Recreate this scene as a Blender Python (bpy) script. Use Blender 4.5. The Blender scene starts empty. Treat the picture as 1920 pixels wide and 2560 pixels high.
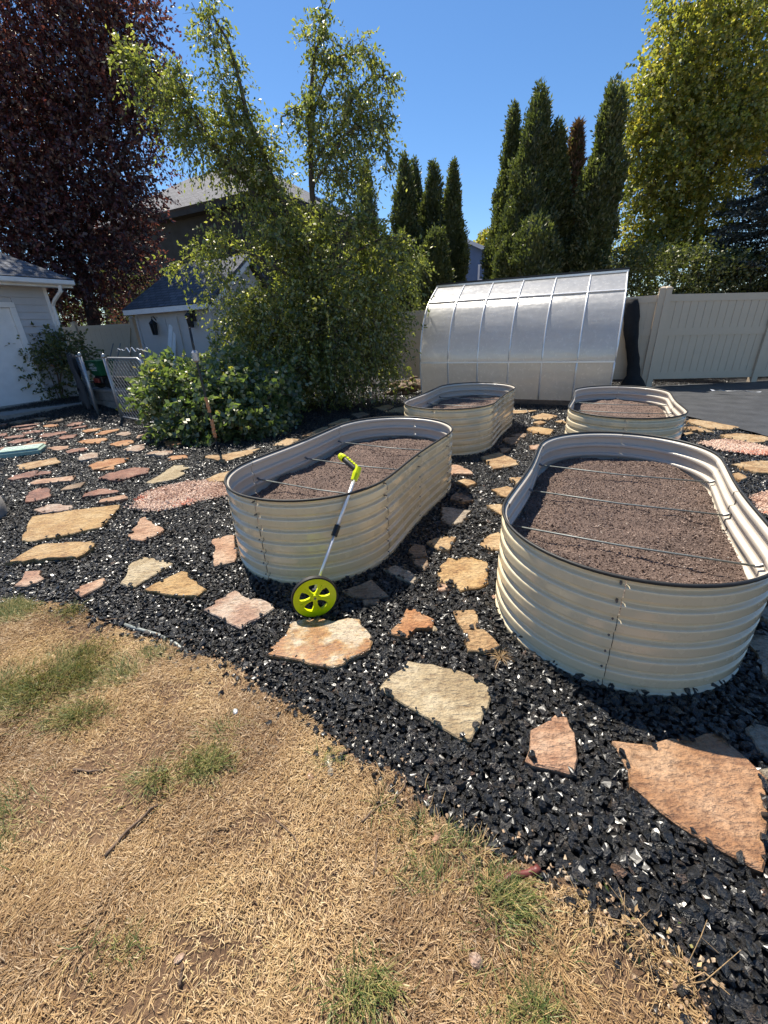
import bpy, bmesh, math, random
import numpy as np
from mathutils import Vector, Matrix

# ------------------------------------------------------------------ camera, world, sun, exposure
scene = bpy.context.scene
COL = scene.collection
FPX, PITCH, ROLL, EYE = 1026.0, math.radians(24.23), math.radians(2.54), 1.535

def _rot():
    d = np.array([math.sin(ROLL) * math.cos(PITCH), math.cos(ROLL) * math.cos(PITCH), math.sin(PITCH)])
    z = np.array([0, 0, 1.0]); f = z - d * (z @ d); f /= np.linalg.norm(f); r = np.cross(f, -d)
    return np.array([r, f, -d])
RC = _rot()
cam_data = bpy.data.cameras.new('camera')
cam = bpy.data.objects.new('camera', cam_data); COL.objects.link(cam)
cam_data.sensor_fit = 'VERTICAL'; cam_data.sensor_height = 36.0; cam_data.sensor_width = 27.0
cam_data.lens = FPX / 2560 * 36.0
cam_data.clip_start = 0.05; cam_data.clip_end = 500
M = Matrix.Identity(4)
for i in range(3):
    M[i][0] = RC[i, 0]; M[i][1] = -RC[i, 1]; M[i][2] = -RC[i, 2]
M[2][3] = EYE
cam.matrix_world = M
scene.camera = cam

SUN_EL, SUN_AZ = math.radians(59), math.radians(-26)      # azimuth from +Y towards +X
world = bpy.data.worlds.new('World'); scene.world = world; world.use_nodes = True
wn = world.node_tree.nodes; wl = world.node_tree.links
bg = wn['Background']
sky = wn.new('ShaderNodeTexSky'); sky.sky_type = 'NISHITA'; sky.sun_disc = False
sky.sun_elevation = SUN_EL; sky.sun_rotation = SUN_AZ
sky.altitude = 900; sky.air_density = 1.0; sky.dust_density = 0.2; sky.ozone_density = 4.0
hs = wn.new('ShaderNodeHueSaturation'); hs.inputs['Saturation'].default_value = 1.15; hs.inputs['Value'].default_value = 1.24
wl.new(sky.outputs[0], hs.inputs['Color']); wl.new(hs.outputs[0], bg.inputs[0]); bg.inputs[1].default_value = 0.074

sun_data = bpy.data.lights.new('sun', 'SUN'); sun_data.energy = 5.0; sun_data.angle = math.radians(0.53)
sun_data.color = (1.0, 0.925, 0.80)
sun = bpy.data.objects.new('sun', sun_data); COL.objects.link(sun)
sdir = Vector((math.sin(SUN_AZ) * math.cos(SUN_EL), math.cos(SUN_AZ) * math.cos(SUN_EL), math.sin(SUN_EL)))
sun.rotation_euler = sdir.to_track_quat('Z', 'Y').to_euler(); sun.location = sdir * 40

scene.view_settings.view_transform = 'Standard'; scene.view_settings.look = 'None'
scene.view_settings.exposure = 0.80; scene.view_settings.gamma = 1.0; scene.view_settings.use_curve_mapping = False
scene.render.engine = 'CYCLES'
scene.cycles.max_bounces = 8; scene.cycles.diffuse_bounces = 5; scene.cycles.glossy_bounces = 3
scene.cycles.transmission_bounces = 4; scene.cycles.transparent_max_bounces = 6
scene.cycles.caustics_reflective = False; scene.cycles.caustics_refractive = False
scene.cycles.use_denoising = True; scene.cycles.sample_clamp_indirect = 4.0; scene.cycles.sample_clamp_direct = 12.0

# ------------------------------------------------------------------ survey helpers: sightlines taken in the photo -> points of the yard
def ray(u, v):
    return RC @ np.array([(u - 960) / FPX, (v - 1280) / FPX, 1.0])
def smooth(a, b, x):
    t = np.clip((x - a) / (b - a), 0, 1); return t * t * (3 - 2 * t)
def gz(x, y):                                             # the ground rises a little towards the back left
    return 0.25 * smooth(10.5, 14.0, -0.62 * np.asarray(x) + 0.78 * np.asarray(y))
def G(u, v, z=0.0):                                       # point on the ground
    q = ray(u, v); zz = z
    for _ in range(6):
        p = q * ((zz - EYE) / q[2]); zz = z + float(gz(p[0], p[1]))
    return np.array([p[0], p[1]])
def P(u, v, Y):                                           # point at distance Y ahead
    q = ray(u, v); p = q * (Y / q[1]); return np.array([p[0], p[1], EYE + p[2]])
def inside(px, py, poly):
    c = np.zeros(px.shape, bool); n = len(poly)
    for i in range(n):
        x1, y1 = poly[i]; x2, y2 = poly[(i + 1) % n]
        if y1 == y2: continue
        c ^= ((y1 > py) != (y2 > py)) & (px < (x2 - x1) * (py - y1) / (y2 - y1) + x1)
    return c
def in_view(x, y, z=0.0, m=160):
    p = np.stack([x, y, np.full_like(x, z) - EYE]); c = RC.T @ p
    d = np.maximum(c[2], 1e-3); u = 960 + FPX * c[0] / d; v = 1280 + FPX * c[1] / d
    return (c[2] > 0.1) & (u > -m) & (u < 1920 + m) & (v > -m) & (v < 2560 + m)

# ------------------------------------------------------------------ object helpers
def link(o, parent=None):
    COL.objects.link(o)
    if parent is not None: o.parent = parent
    return o
def tag(o, label=None, cat=None, group=None, kind=None):
    if label: o['label'] = label
    if cat: o['category'] = cat
    if group: o['group'] = group
    if kind: o['kind'] = kind
    return o
def empty(name, loc=(0, 0, 0), rz=0.0, label=None, cat=None, group=None, kind=None):
    o = bpy.data.objects.new(name, None); o.empty_display_size = 0.1
    o.location = loc; o.rotation_euler = (0, 0, rz); link(o)
    return tag(o, label, cat, group, kind)

class MB:
    """collects quads/tris and n-gons into one mesh"""
    def __init__(s): s.v = []; s.f = []; s.n = 0
    def add(s, v, f):
        v = np.asarray(v, float).reshape(-1, 3); s.v.append(v)
        s.f += [tuple(int(i) + s.n for i in q) for q in f]; s.n += len(v); return s
    def box(s, c, size, rz=0.0, R=None, taper=1.0):
        x, y, z = np.array(size) / 2.0
        v = np.array([(-x, -y, -z), (x, -y, -z), (x, y, -z), (-x, y, -z), (-x * taper, -y * taper, z), (x * taper, -y * taper, z), (x * taper, y * taper, z), (-x * taper, y * taper, z)])
        if R is None:
            R = np.array([[math.cos(rz), -math.sin(rz), 0], [math.sin(rz), math.cos(rz), 0], [0, 0, 1]])
        return s.add(v @ R.T + np.array(c), [(0, 3, 2, 1), (4, 5, 6, 7), (0, 1, 5, 4), (1, 2, 6, 5), (2, 3, 7, 6), (3, 0, 4, 7)])
    def tube(s, pts, rad, n=6, caps=True):
        pts = np.asarray(pts, float); m = len(pts); rad = np.broadcast_to(np.asarray(rad, float), (m,))
        t = np.gradient(pts, axis=0); t /= np.maximum(np.linalg.norm(t, axis=1, keepdims=True), 1e-9)
        ref = np.array([0, 0, 1.0]) if abs(t[:, 2]).mean() < 0.85 else np.array([1.0, 0.3, 0])
        a = np.cross(t, ref); a /= np.maximum(np.linalg.norm(a, axis=1, keepdims=True), 1e-9); b = np.cross(t, a)
        ang = np.arange(n) * 2 * math.pi / n
        v = (pts[:, None] + rad[:, None, None] * (np.cos(ang)[None, :, None] * a[:, None] + np.sin(ang)[None, :, None] * b[:, None])).reshape(-1, 3)
        f = [(i * n + j, i * n + (j + 1) % n, (i + 1) * n + (j + 1) % n, (i + 1) * n + j) for i in range(m - 1) for j in range(n)]
        if caps: f += [tuple(range(n))[::-1], tuple(range((m - 1) * n, m * n))]
        return s.add(v, f)
    def bar(s, p0, p1, w, h, up=(0, 0, 1)):
        p0 = np.asarray(p0, float); p1 = np.asarray(p1, float); d = p1 - p0; L = np.linalg.norm(d); d /= L
        a = np.cross(d, np.asarray(up, float)); a /= np.linalg.norm(a); b = np.cross(a, d)
        return s.box((p0 + p1) / 2, (L, w, h), R=np.stack([d, a, b], 1))
    def lathe(s, prof, n=16, c=(0, 0, 0)):
        ang = np.arange(n) * 2 * math.pi / n; c = np.array(c)
        v = np.array([(r * math.cos(t), r * math.sin(t), z) for r, z in prof for t in ang]) + c
        m = len(prof)
        f = [(i * n + j, i * n + (j + 1) % n, (i + 1) * n + (j + 1) % n, (i + 1) * n + j) for i in range(m - 1) for j in range(n)]
        f += [tuple(range(n))[::-1], tuple(range((m - 1) * n, m * n))]
        return s.add(v, f)
    def prism(s, poly, z0, z1):
        n = len(poly); v = [(x, y, z0) for x, y in poly] + [(x, y, z1) for x, y in poly]
        f = [tuple(range(n))[::-1], tuple(range(n, 2 * n))] + [(i, (i + 1) % n, n + (i + 1) % n, n + i) for i in range(n)]
        return s.add(v, f)
    def mesh(s, name, mat=None, shade=False):
        me = bpy.data.meshes.new(name); me.from_pydata(np.concatenate(s.v).tolist(), [], s.f)
        if shade: me.polygons.foreach_set('use_smooth', [True] * len(me.polygons))
        if mat: me.materials.append(mat)
        me.validate(); me.update(); return me
    def build(s, name, mat=None, parent=None, shade=False, bevel=0.0, auto=None, **kw):
        me = s.mesh(name, mat, shade)
        if bevel or auto is not None:
            bm = bmesh.new(); bm.from_mesh(me)
            if bevel: bmesh.ops.bevel(bm, geom=bm.edges[:], offset=bevel, segments=1, affect='EDGES', clamp_overlap=True)
            if auto is not None:
                for e in bm.edges:
                    e.smooth = len(e.link_faces) == 2 and e.calc_face_angle(0) < auto
                for f in bm.faces: f.smooth = True
            bm.to_mesh(me); bm.free()
        o = bpy.data.objects.new(name, me); link(o, parent)
        return tag(o, **kw)

def raw_mesh(name, V, F, mat, parent=None, shade=False, tint=None, **kw):
    """fast build from arrays; F is (n,3) or (n,4)"""
    me = bpy.data.meshes.new(name); k = F.shape[1]; n = len(F)
    me.vertices.add(len(V)); me.vertices.foreach_set('co', np.ascontiguousarray(V, np.float32).ravel())
    me.loops.add(n * k); me.loops.foreach_set('vertex_index', np.ascontiguousarray(F, np.int32).ravel())
    me.polygons.add(n); me.polygons.foreach_set('loop_start', np.arange(n, dtype=np.int32) * k)
    if shade: me.polygons.foreach_set('use_smooth', np.ones(n, bool))
    me.update(calc_edges=True)
    if tint is not None:
        at = me.attributes.new('tint', 'FLOAT', 'FACE'); at.data.foreach_set('value', np.asarray(tint, np.float32))
    me.materials.append(mat)
    o = bpy.data.objects.new(name, me); link(o, parent)
    return tag(o, **kw)

# ------------------------------------------------------------------ materials
def new_mat(name):
    m = bpy.data.materials.new(name); m.use_nodes = True
    return m, m.node_tree.nodes, m.node_tree.links, m.node_tree.nodes['Principled BSDF']
def ramp(n, stops, interp='LINEAR'):
    r = n.new('ShaderNodeValToRGB'); r.color_ramp.interpolation = interp; e = r.color_ramp.elements
    while len(e) < len(stops): e.new(0.5)
    for i, (p, c) in enumerate(stops): e[i].position = p; e[i].color = (*c, 1)
    return r
def noise(n, l, scale, detail=4, rough=0.55, vec=None, dim=None):
    t = n.new('ShaderNodeTexNoise'); t.inputs['Scale'].default_value = scale; t.inputs['Detail'].default_value = detail
    t.inputs['Roughness'].default_value = rough
    if vec is not None: l.new(vec, t.inputs['Vector'])
    return t
def objco(n, l, scale=(1, 1, 1)):
    t = n.new('ShaderNodeTexCoord')
    if scale == (1, 1, 1): return t.outputs['Object']
    m = n.new('ShaderNodeMapping'); m.inputs['Scale'].default_value = scale; l.new(t.outputs['Object'], m.inputs['Vector']); return m.outputs[0]
def bump(n, l, h, strength, dist, bsdf):
    b = n.new('ShaderNodeBump'); b.inputs['Strength'].default_value = strength; b.inputs['Distance'].default_value = dist
    l.new(h, b.inputs['Height']); l.new(b.outputs[0], bsdf.inputs['Normal']); return b
def mapr(n, l, src, a, b, lo, hi):
    m = n.new('ShaderNodeMapRange'); m.inputs[1].default_value = a; m.inputs[2].default_value = b
    m.inputs[3].default_value = lo; m.inputs[4].default_value = hi; l.new(src, m.inputs[0]); return m.outputs[0]
def plain(name, col, rough=0.5, metal=0.0, var=0.12, scale=8, bumpd=0.0, bscale=60, spec=0.5):
    """base colour with a little procedural wear"""
    m, n, l, b = new_mat(name); co = objco(n, l)
    t = noise(n, l, scale, 6, 0.6, co)
    lo = tuple(c * (1 - var) for c in col); hi = tuple(min(1, c * (1 + var)) for c in col)
    r = ramp(n, [(0.3, lo), (0.7, hi)]); l.new(t.outputs[0], r.inputs[0]); l.new(r.outputs[0], b.inputs['Base Color'])
    l.new(mapr(n, l, t.outputs[0], 0.3, 0.7, rough * 0.85, min(1, rough * 1.15)), b.inputs['Roughness'])
    b.inputs['Metallic'].default_value = metal; b.inputs['Specular IOR Level'].default_value = spec
    if bumpd:
        t2 = noise(n, l, bscale, 4, 0.6, co); bump(n, l, t2.outputs[0], 1.0, bumpd, b)
    return m
def leaf_mat(name, stops, trans=0.35, gloss=0.10, rough=0.35, tcol=1.6):
    m, n, l, b = new_mat(name); n.remove(b); out = n['Material Output']
    a = n.new('ShaderNodeAttribute'); a.attribute_name = 'tint'
    r = ramp(n, stops); l.new(a.outputs['Fac'], r.inputs[0])
    d = n.new('ShaderNodeBsdfDiffuse'); l.new(r.outputs[0], d.inputs[0])
    t = n.new('ShaderNodeBsdfTranslucent')
    mx = n.new('ShaderNodeMix'); mx.data_type = 'RGBA'; mx.blend_type = 'MULTIPLY'; mx.inputs[0].default_value = 1
    l.new(r.outputs[0], mx.inputs[6]); mx.inputs[7].default_value = (tcol, tcol * 1.05, tcol * 0.55, 1); l.new(mx.outputs[2], t.inputs[0])
    m1 = n.new('ShaderNodeMixShader'); m1.inputs[0].default_value = trans; l.new(d.outputs[0], m1.inputs[1]); l.new(t.outputs[0], m1.inputs[2])
    g = n.new('ShaderNodeBsdfGlossy'); g.inputs['Roughness'].default_value = rough; g.inputs[0].default_value = (1.0, 0.98, 0.88, 1)
    m2 = n.new('ShaderNodeMixShader'); m2.inputs[0].default_value = gloss; l.new(m1.outputs[0], m2.inputs[1]); l.new(g.outputs[0], m2.inputs[2])
    l.new(m2.outputs[0], out.inputs[0]); return m
MAT = {}
MAT['vinyl'] = plain('vinyl', (0.60, 0.49, 0.36), 0.45, var=0.05, scale=3, bumpd=0.0006, bscale=25)
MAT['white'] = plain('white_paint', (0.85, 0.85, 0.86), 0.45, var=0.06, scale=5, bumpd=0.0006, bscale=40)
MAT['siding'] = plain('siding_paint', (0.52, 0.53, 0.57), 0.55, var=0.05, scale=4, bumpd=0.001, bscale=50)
MAT['shedwall'] = plain('shed_paint', (0.58, 0.56, 0.55), 0.6, var=0.06, scale=4, bumpd=0.001, bscale=50)
MAT['charcoal'] = plain('charcoal_siding', (0.011, 0.012, 0.012), 0.7, var=0.15, scale=3)
MAT['bluewall'] = plain('blue_siding', (0.13, 0.20, 0.35), 0.6, var=0.08, scale=2)
MAT['black'] = plain('black_plastic', (0.012, 0.012, 0.013), 0.4, var=0.2)
MAT['rubber'] = plain('black_rubber', (0.012, 0.012, 0.012), 0.55, var=0.25, scale=30)
MAT['lime'] = plain('lime_plastic', (0.66, 0.74, 0.0), 0.35, var=0.05, scale=20)
MAT['alu'] = plain('aluminium', (0.80, 0.80, 0.80), 0.32, 0.45, var=0.06, scale=30)
MAT['galv'] = plain('galvanised_steel', (0.42, 0.43, 0.44), 0.45, 0.7, var=0.15, scale=40)
MAT['steel_dark'] = plain('dull_steel', (0.16, 0.165, 0.17), 0.45, 0.5, var=0.3, scale=60)
MAT['cable'] = plain('coated_cable', (0.20, 0.22, 0.21), 0.45, 0.2, var=0.25, scale=40)
MAT['darkglass'] = plain('dark_glass', (0.02, 0.022, 0.025), 0.08, var=0.1)
MAT['paneglass'] = plain('window_glass', (0.10, 0.13, 0.16), 0.05, var=0.1, spec=0.8)
MAT['wood'] = plain('weathered_wood', (0.17, 0.115, 0.075), 0.8, var=0.45, scale=14, bumpd=0.006, bscale=30)
MAT['stick'] = plain('dry_stick', (0.13, 0.085, 0.055), 0.8, var=0.4, scale=30, bumpd=0.001, bscale=120)
MAT['redstick'] = plain('red_bark', (0.14, 0.035, 0.028), 0.5, var=0.4, scale=30, bumpd=0.001, bscale=120)
MAT['orangebark'] = plain('peeling_orange_wrap', (0.55, 0.25, 0.11), 0.7, var=0.4, scale=60, bumpd=0.002, bscale=90)
MAT['bark'] = plain('grey_bark', (0.085, 0.07, 0.058), 0.85, var=0.4, scale=12, bumpd=0.012, bscale=22)
MAT['purplebark'] = plain('dark_bark', (0.05, 0.036, 0.036), 0.85, var=0.4, scale=12, bumpd=0.012, bscale=22)
MAT['cloth'] = plain('grey_cloth', (0.055, 0.055, 0.06), 0.9, var=0.2, scale=12, bumpd=0.004, bscale=14)
MAT['concrete'] = plain('concrete', (0.30, 0.285, 0.265), 0.85, var=0.15, scale=14, bumpd=0.003, bscale=70)
MAT['block'] = plain('concrete_block', (0.22, 0.205, 0.19), 0.9, var=0.2, scale=14, bumpd=0.003, bscale=70)
MAT['greenplastic'] = plain('green_plastic', (0.016, 0.12, 0.055), 0.4, var=0.1)
MAT['palegreen'] = plain('faded_green_plastic', (0.30, 0.42, 0.35), 0.6, var=0.12, scale=30, bumpd=0.001, bscale=90)
MAT['redplastic'] = plain('red_plastic', (0.30, 0.05, 0.035), 0.4, var=0.1)
MAT['yellow'] = plain('yellow_hose', (0.60, 0.42, 0.02), 0.45, var=0.12)
MAT['print'] = plain('white_print', (0.72, 0.74, 0.72), 0.5, var=0.02)
MAT['scrap'] = plain('white_plastic_film', (0.80, 0.80, 0.80), 0.35, var=0.04)

# raised-bed sheet: cream enamel outside, grey-white inside
def enamel(name, col, rough, dirt, coat=1.0):
    m, n, l, b = new_mat(name); co = objco(n, l)
    t = noise(n, l, 5, 5, 0.6, co); t2 = noise(n, l, 90, 3, 0.6, co)
    r = ramp(n, [(0.25, tuple(c * 0.93 for c in col)), (0.75, col)]); l.new(t.outputs[0], r.inputs[0])
    sp = ramp(n, [(0.70, (1, 1, 1)), (0.78, dirt)]); l.new(t2.outputs[0], sp.inputs[0])
    mx = n.new('ShaderNodeMix'); mx.data_type = 'RGBA'; mx.blend_type = 'MULTIPLY'; mx.inputs[0].default_value = 0.6
    l.new(r.outputs[0], mx.inputs[6]); l.new(sp.outputs[0], mx.inputs[7]); l.new(mx.outputs[2], b.inputs['Base Color'])
    l.new(mapr(n, l, t.outputs[0], 0.3, 0.7, rough * 0.8, rough * 1.25), b.inputs['Roughness'])
    b.inputs['Coat Weight'].default_value = coat; b.inputs['Coat Roughness'].default_value = 0.07
    t3 = noise(n, l, 9, 2, 0.5, co); bump(n, l, t3.outputs[0], 0.35, 0.003, b); return m
MAT['cream'] = enamel('cream_enamel', (0.73, 0.615, 0.41), 0.26, (0.55, 0.50, 0.42))
MAT['inner'] = enamel('grey_inner_enamel', (0.59, 0.525, 0.44), 0.38, (0.30, 0.26, 0.22), 0.2)

def soil_mat():
    m, n, l, b = new_mat('dark_soil'); co = objco(n, l)
    t = noise(n, l, 160, 6, 0.75, co); t2 = noise(n, l, 6, 3, 0.5, co)
    r = ramp(n, [(0.30, (0.035, 0.021, 0.016)), (0.5, (0.21, 0.145, 0.115)), (0.68, (0.42, 0.315, 0.26))]); l.new(t.outputs[0], r.inputs[0])
    r2 = ramp(n, [(0.35, (0.72, 0.70, 0.70)), (0.7, (1.12, 1.08, 1.05))]); l.new(t2.outputs[0], r2.inputs[0])
    mx = n.new('ShaderNodeMix'); mx.data_type = 'RGBA'; mx.blend_type = 'MULTIPLY'; mx.inputs[0].default_value = 1
    l.new(r.outputs[0], mx.inputs[6]); l.new(r2.outputs[0], mx.inputs[7]); l.new(mx.outputs[2], b.inputs['Base Color'])
    b.inputs['Roughness'].default_value = 0.95; bump(n, l, t.outputs[0], 1.0, 0.02, b); return m
MAT['soil'] = soil_mat()

def crumb_mat(name, stops, rough=0.9, spec=0.3):
    m, n, l, b = new_mat(name); a = n.new('ShaderNodeAttribute'); a.attribute_type = 'INSTANCER'; a.attribute_name = 'shade'
    r = ramp(n, stops); l.new(a.outputs['Fac'], r.inputs[0])
    co = objco(n, l); t = noise(n, l, 2.5, 4, 0.7, co)
    mx = n.new('ShaderNodeMix'); mx.data_type = 'RGBA'; mx.blend_type = 'MULTIPLY'; mx.inputs[0].default_value = 1
    rr = ramp(n, [(0.3, (0.6, 0.6, 0.6)), (0.7, (1.25, 1.25, 1.25))]); l.new(t.outputs[0], rr.inputs[0])
    l.new(r.outputs[0], mx.inputs[6]); l.new(rr.outputs[0], mx.inputs[7]); l.new(mx.outputs[2], b.inputs['Base Color'])
    b.inputs['Specular IOR Level'].default_value = spec
    l.new(mapr(n, l, t.outputs[0], 0.3, 0.7, rough * 0.7, min(1, rough * 1.2)), b.inputs['Roughness'])
    return m, n, l, b, t
MAT['crumb'] = crumb_mat('soil_crumb', [(0, (0.06, 0.038, 0.03)), (0.5, (0.20, 0.138, 0.108)), (0.985, (0.36, 0.27, 0.22)), (1.0, (0.45, 0.40, 0.35))])[0]
def rock_mat():
    m, n, l, b, t = crumb_mat('black_rock', [(0, (0.009, 0.009, 0.009)), (0.40, (0.020, 0.0195, 0.019)), (0.66, (0.044, 0.041, 0.038)), (0.86, (0.078, 0.070, 0.061)), (0.94, (0.090, 0.064, 0.044)), (0.985, (0.11, 0.10, 0.09)), (1.0, (0.26, 0.15, 0.09))], 0.44, 0.8)
    t2 = noise(n, l, 2.6, 3, 0.6, objco(n, l)); bump(n, l, t2.outputs[0], 0.9, 0.25, b)
    b.inputs['Coat Weight'].default_value = 0.55; b.inputs['Coat Roughness'].default_value = 0.27
    return m
MAT['rock'] = rock_mat()
MAT['pinkgrit'] = crumb_mat('pink_grit', [(0, (0.44, 0.27, 0.19)), (0.5, (0.66, 0.47, 0.36)), (0.92, (0.70, 0.55, 0.44)), (1.0, (0.64, 0.24, 0.15))], 0.8)[0]
MAT['chip'] = crumb_mat('wood_chip', [(0, (0.20, 0.12, 0.07)), (0.6, (0.42, 0.29, 0.18)), (1.0, (0.55, 0.43, 0.30))], 0.9)[0]

def flag_mat(name, c0, c1, c2, wet=0.0, k=0.12):
    m, n, l, b = new_mat(name); co = objco(n, l, (1, 1, 2))
    t1 = noise(n, l, 5.5, 5, 0.6, co); t2 = noise(n, l, 55, 6, 0.7, co)
    w = noise(n, l, 1.0, 6, 0.62, objco(n, l, (20, 46, 20))); t4 = noise(n, l, 26, 5, 0.65, co)
    r = ramp(n, [(0.5 - k, c0), (0.5, c1), (0.5 + k, c2)]); l.new(t1.outputs[0], r.inputs[0])
    r2 = ramp(n, [(0.28, (0.48, 0.43, 0.38)), (0.50, (0.95, 0.94, 0.92)), (0.75, (1.15, 1.12, 1.08))]); l.new(t2.outputs[0], r2.inputs[0])
    mx = n.new('ShaderNodeMix'); mx.data_type = 'RGBA'; mx.blend_type = 'MULTIPLY'; mx.inputs[0].default_value = 1
    l.new(r.outputs[0], mx.inputs[6]); l.new(r2.outputs[0], mx.inputs[7])
    r3 = ramp(n, [(0.34, (0.55, 0.47, 0.40)), (0.50, (1, 1, 1))]); l.new(w.outputs[0], r3.inputs[0])
    mx2 = n.new('ShaderNodeMix'); mx2.data_type = 'RGBA'; mx2.blend_type = 'MULTIPLY'; mx2.inputs[0].default_value = 0.8
    l.new(mx.outputs[2], mx2.inputs[6]); l.new(r3.outputs[0], mx2.inputs[7]); l.new(mx2.outputs[2], b.inputs['Base Color'])
    l.new(mapr(n, l, t4.outputs[0], 0.40, 0.60, 0.62 - 0.42 * wet, 0.92 - 0.25 * wet), b.inputs['Roughness'])
    b.inputs['Coat Weight'].default_value = 1.0 * wet; b.inputs['Coat Roughness'].default_value = 0.22
    b.inputs['Specular IOR Level'].default_value = 0.4 + 0.4 * wet
    ad = n.new('ShaderNodeMath'); ad.operation = 'ADD'; l.new(t4.outputs[0], ad.inputs[0]); l.new(w.outputs[0], ad.inputs[1])
    bump(n, l, ad.outputs[0], 1.0, 0.026, b); return m
FLAG = {
 'T': flag_mat('tan_flagstone', (0.35, 0.21, 0.10), (0.46, 0.305, 0.155), (0.52, 0.38, 0.22), 0.15),
 'Y': flag_mat('yellow_flagstone', (0.38, 0.22, 0.08), (0.48, 0.305, 0.125), (0.53, 0.37, 0.18), 0.35),
 'P': flag_mat('pink_flagstone', (0.38, 0.20, 0.115), (0.50, 0.30, 0.185), (0.56, 0.385, 0.265), 0.45),
 'O': flag_mat('orange_flagstone', (0.36, 0.15, 0.055), (0.45, 0.21, 0.08), (0.52, 0.30, 0.15), 0.3),
 'R': flag_mat('red_brown_flagstone', (0.20, 0.085, 0.055), (0.29, 0.125, 0.08), (0.36, 0.19, 0.13), 0.4),
 'W': flag_mat('pale_flagstone', (0.40, 0.235, 0.155), (0.52, 0.37, 0.27), (0.58, 0.47, 0.37), 0.8),
 'B': flag_mat('brown_flagstone', (0.20, 0.135, 0.085), (0.28, 0.20, 0.135), (0.36, 0.26, 0.18), 0.1),
 'G': flag_mat('grey_tan_flagstone', (0.30, 0.255, 0.19), (0.38, 0.32, 0.25), (0.45, 0.39, 0.31), 0.1),
 'S': flag_mat('sandy_pink_flagstone', (0.34, 0.17, 0.075), (0.46, 0.26, 0.135), (0.53, 0.335, 0.20), 0.55),
 'C': flag_mat('cream_flagstone', (0.36, 0.265, 0.14), (0.46, 0.36, 0.21), (0.53, 0.435, 0.28), 0.6),
 'M': flag_mat('mottled_orange_white_flagstone', (0.40, 0.18, 0.045), (0.50, 0.31, 0.13), (0.60, 0.49, 0.34), 0.95, 0.06),
}

def shingle_mat(name, col, sx, sy):
    m, n, l, b = new_mat(name); co = objco(n, l)
    uv = n.new('ShaderNodeAttribute'); uv.attribute_name = 'roofuv'
    br = n.new('ShaderNodeTexBrick'); l.new(uv.outputs['Vector'], br.inputs['Vector'])
    br.inputs['Scale'].default_value = 1.0; br.inputs['Brick Width'].default_value = sx; br.inputs['Row Height'].default_value = sy
    br.inputs['Mortar Size'].default_value = 0.012; br.inputs['Mortar Smooth'].default_value = 0.2
    br.inputs['Color1'].default_value = (*[c * 0.72 for c in col], 1); br.inputs['Color2'].default_value = (*[c * 1.25 for c in col], 1)
    br.inputs['Mortar'].default_value = (*[c * 0.35 for c in col], 1)
    t = noise(n, l, 40, 4, 0.7, co)
    mx = n.new('ShaderNodeMix'); mx.data_type = 'RGBA'; mx.blend_type = 'MULTIPLY'; mx.inputs[0].default_value = 0.8
    r = ramp(n, [(0.3, (0.7, 0.7, 0.7)), (0.7, (1.2, 1.2, 1.2))]); l.new(t.outputs[0], r.inputs[0])
    l.new(br.outputs[0], mx.inputs[6]); l.new(r.outputs[0], mx.inputs[7]); l.new(mx.outputs[2], b.inputs['Base Color'])
    b.inputs['Roughness'].default_value = 0.9
    inv = n.new('ShaderNodeMath'); inv.operation = 'SUBTRACT'; inv.inputs[0].default_value = 1; l.new(br.outputs['Fac'], inv.inputs[1])
    bump(n, l, inv.outputs[0], 0.8, 0.01, b); return m
MAT['shingle'] = shingle_mat('grey_shingles', (0.135, 0.135, 0.15), 0.32, 0.14)
MAT['shingle2'] = shingle_mat('dark_shingles', (0.105, 0.115, 0.14), 0.30, 0.14)

def poly_mat():
    m, n, l, b = new_mat('twin_wall_polycarbonate'); co = objco(n, l)
    w = n.new('ShaderNodeTexWave'); w.wave_type = 'BANDS'; w.bands_direction = 'X'; w.inputs['Scale'].default_value = 22; w.inputs['Distortion'].default_value = 0.0
    uv = n.new('ShaderNodeAttribute'); uv.attribute_name = 'roofuv'; l.new(uv.outputs['Vector'], w.inputs['Vector'])
    t = noise(n, l, 2.2, 6, 0.65, co); ts = noise(n, l, 14, 5, 0.7, co)
    r = ramp(n, [(0.3, (0.54, 0.535, 0.52)), (0.7, (0.68, 0.67, 0.65))]); l.new(t.outputs[0], r.inputs[0])
    rs = ramp(n, [(0.3, (0.75, 0.75, 0.75)), (0.55, (1, 1, 1))]); l.new(ts.outputs[0], rs.inputs[0])
    mx = n.new('ShaderNodeMix'); mx.data_type = 'RGBA'; mx.blend_type = 'MULTIPLY'; mx.inputs[0].default_value = 0.5
    l.new(r.outputs[0], mx.inputs[6]); l.new(rs.outputs[0], mx.inputs[7])
    l.new(mx.outputs[2], b.inputs['Base Color'])
    b.inputs['Metallic'].default_value = 0.25
    l.new(mapr(n, l, ts.outputs[0], 0.3, 0.7, 0.20, 0.30), b.inputs['Roughness'])
    b.inputs['Coat Weight'].default_value = 0.6; b.inputs['Coat Roughness'].default_value = 0.12
    t3 = noise(n, l, 1.6, 2, 0.5, objco(n, l, (1, 1, 4)))
    ad = n.new('ShaderNodeMath'); ad.operation = 'MULTIPLY_ADD'; ad.inputs[1].default_value = 0.10; l.new(w.outputs['Fac'], ad.inputs[0]); l.new(t3.outputs[0], ad.inputs[2])
    bump(n, l, ad.outputs[0], 0.55, 0.02, b)
    tr = n.new('ShaderNodeBsdfTranslucent'); tr.inputs[0].default_value = (0.92, 0.88, 0.80, 1)
    ms = n.new('ShaderNodeMixShader'); ms.inputs[0].default_value = 0.34; l.new(b.outputs[0], ms.inputs[1]); l.new(tr.outputs[0], ms.inputs[2])
    l.new(ms.outputs[0], n['Material Output'].inputs[0]); return m
MAT['poly'] = poly_mat()

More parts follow.
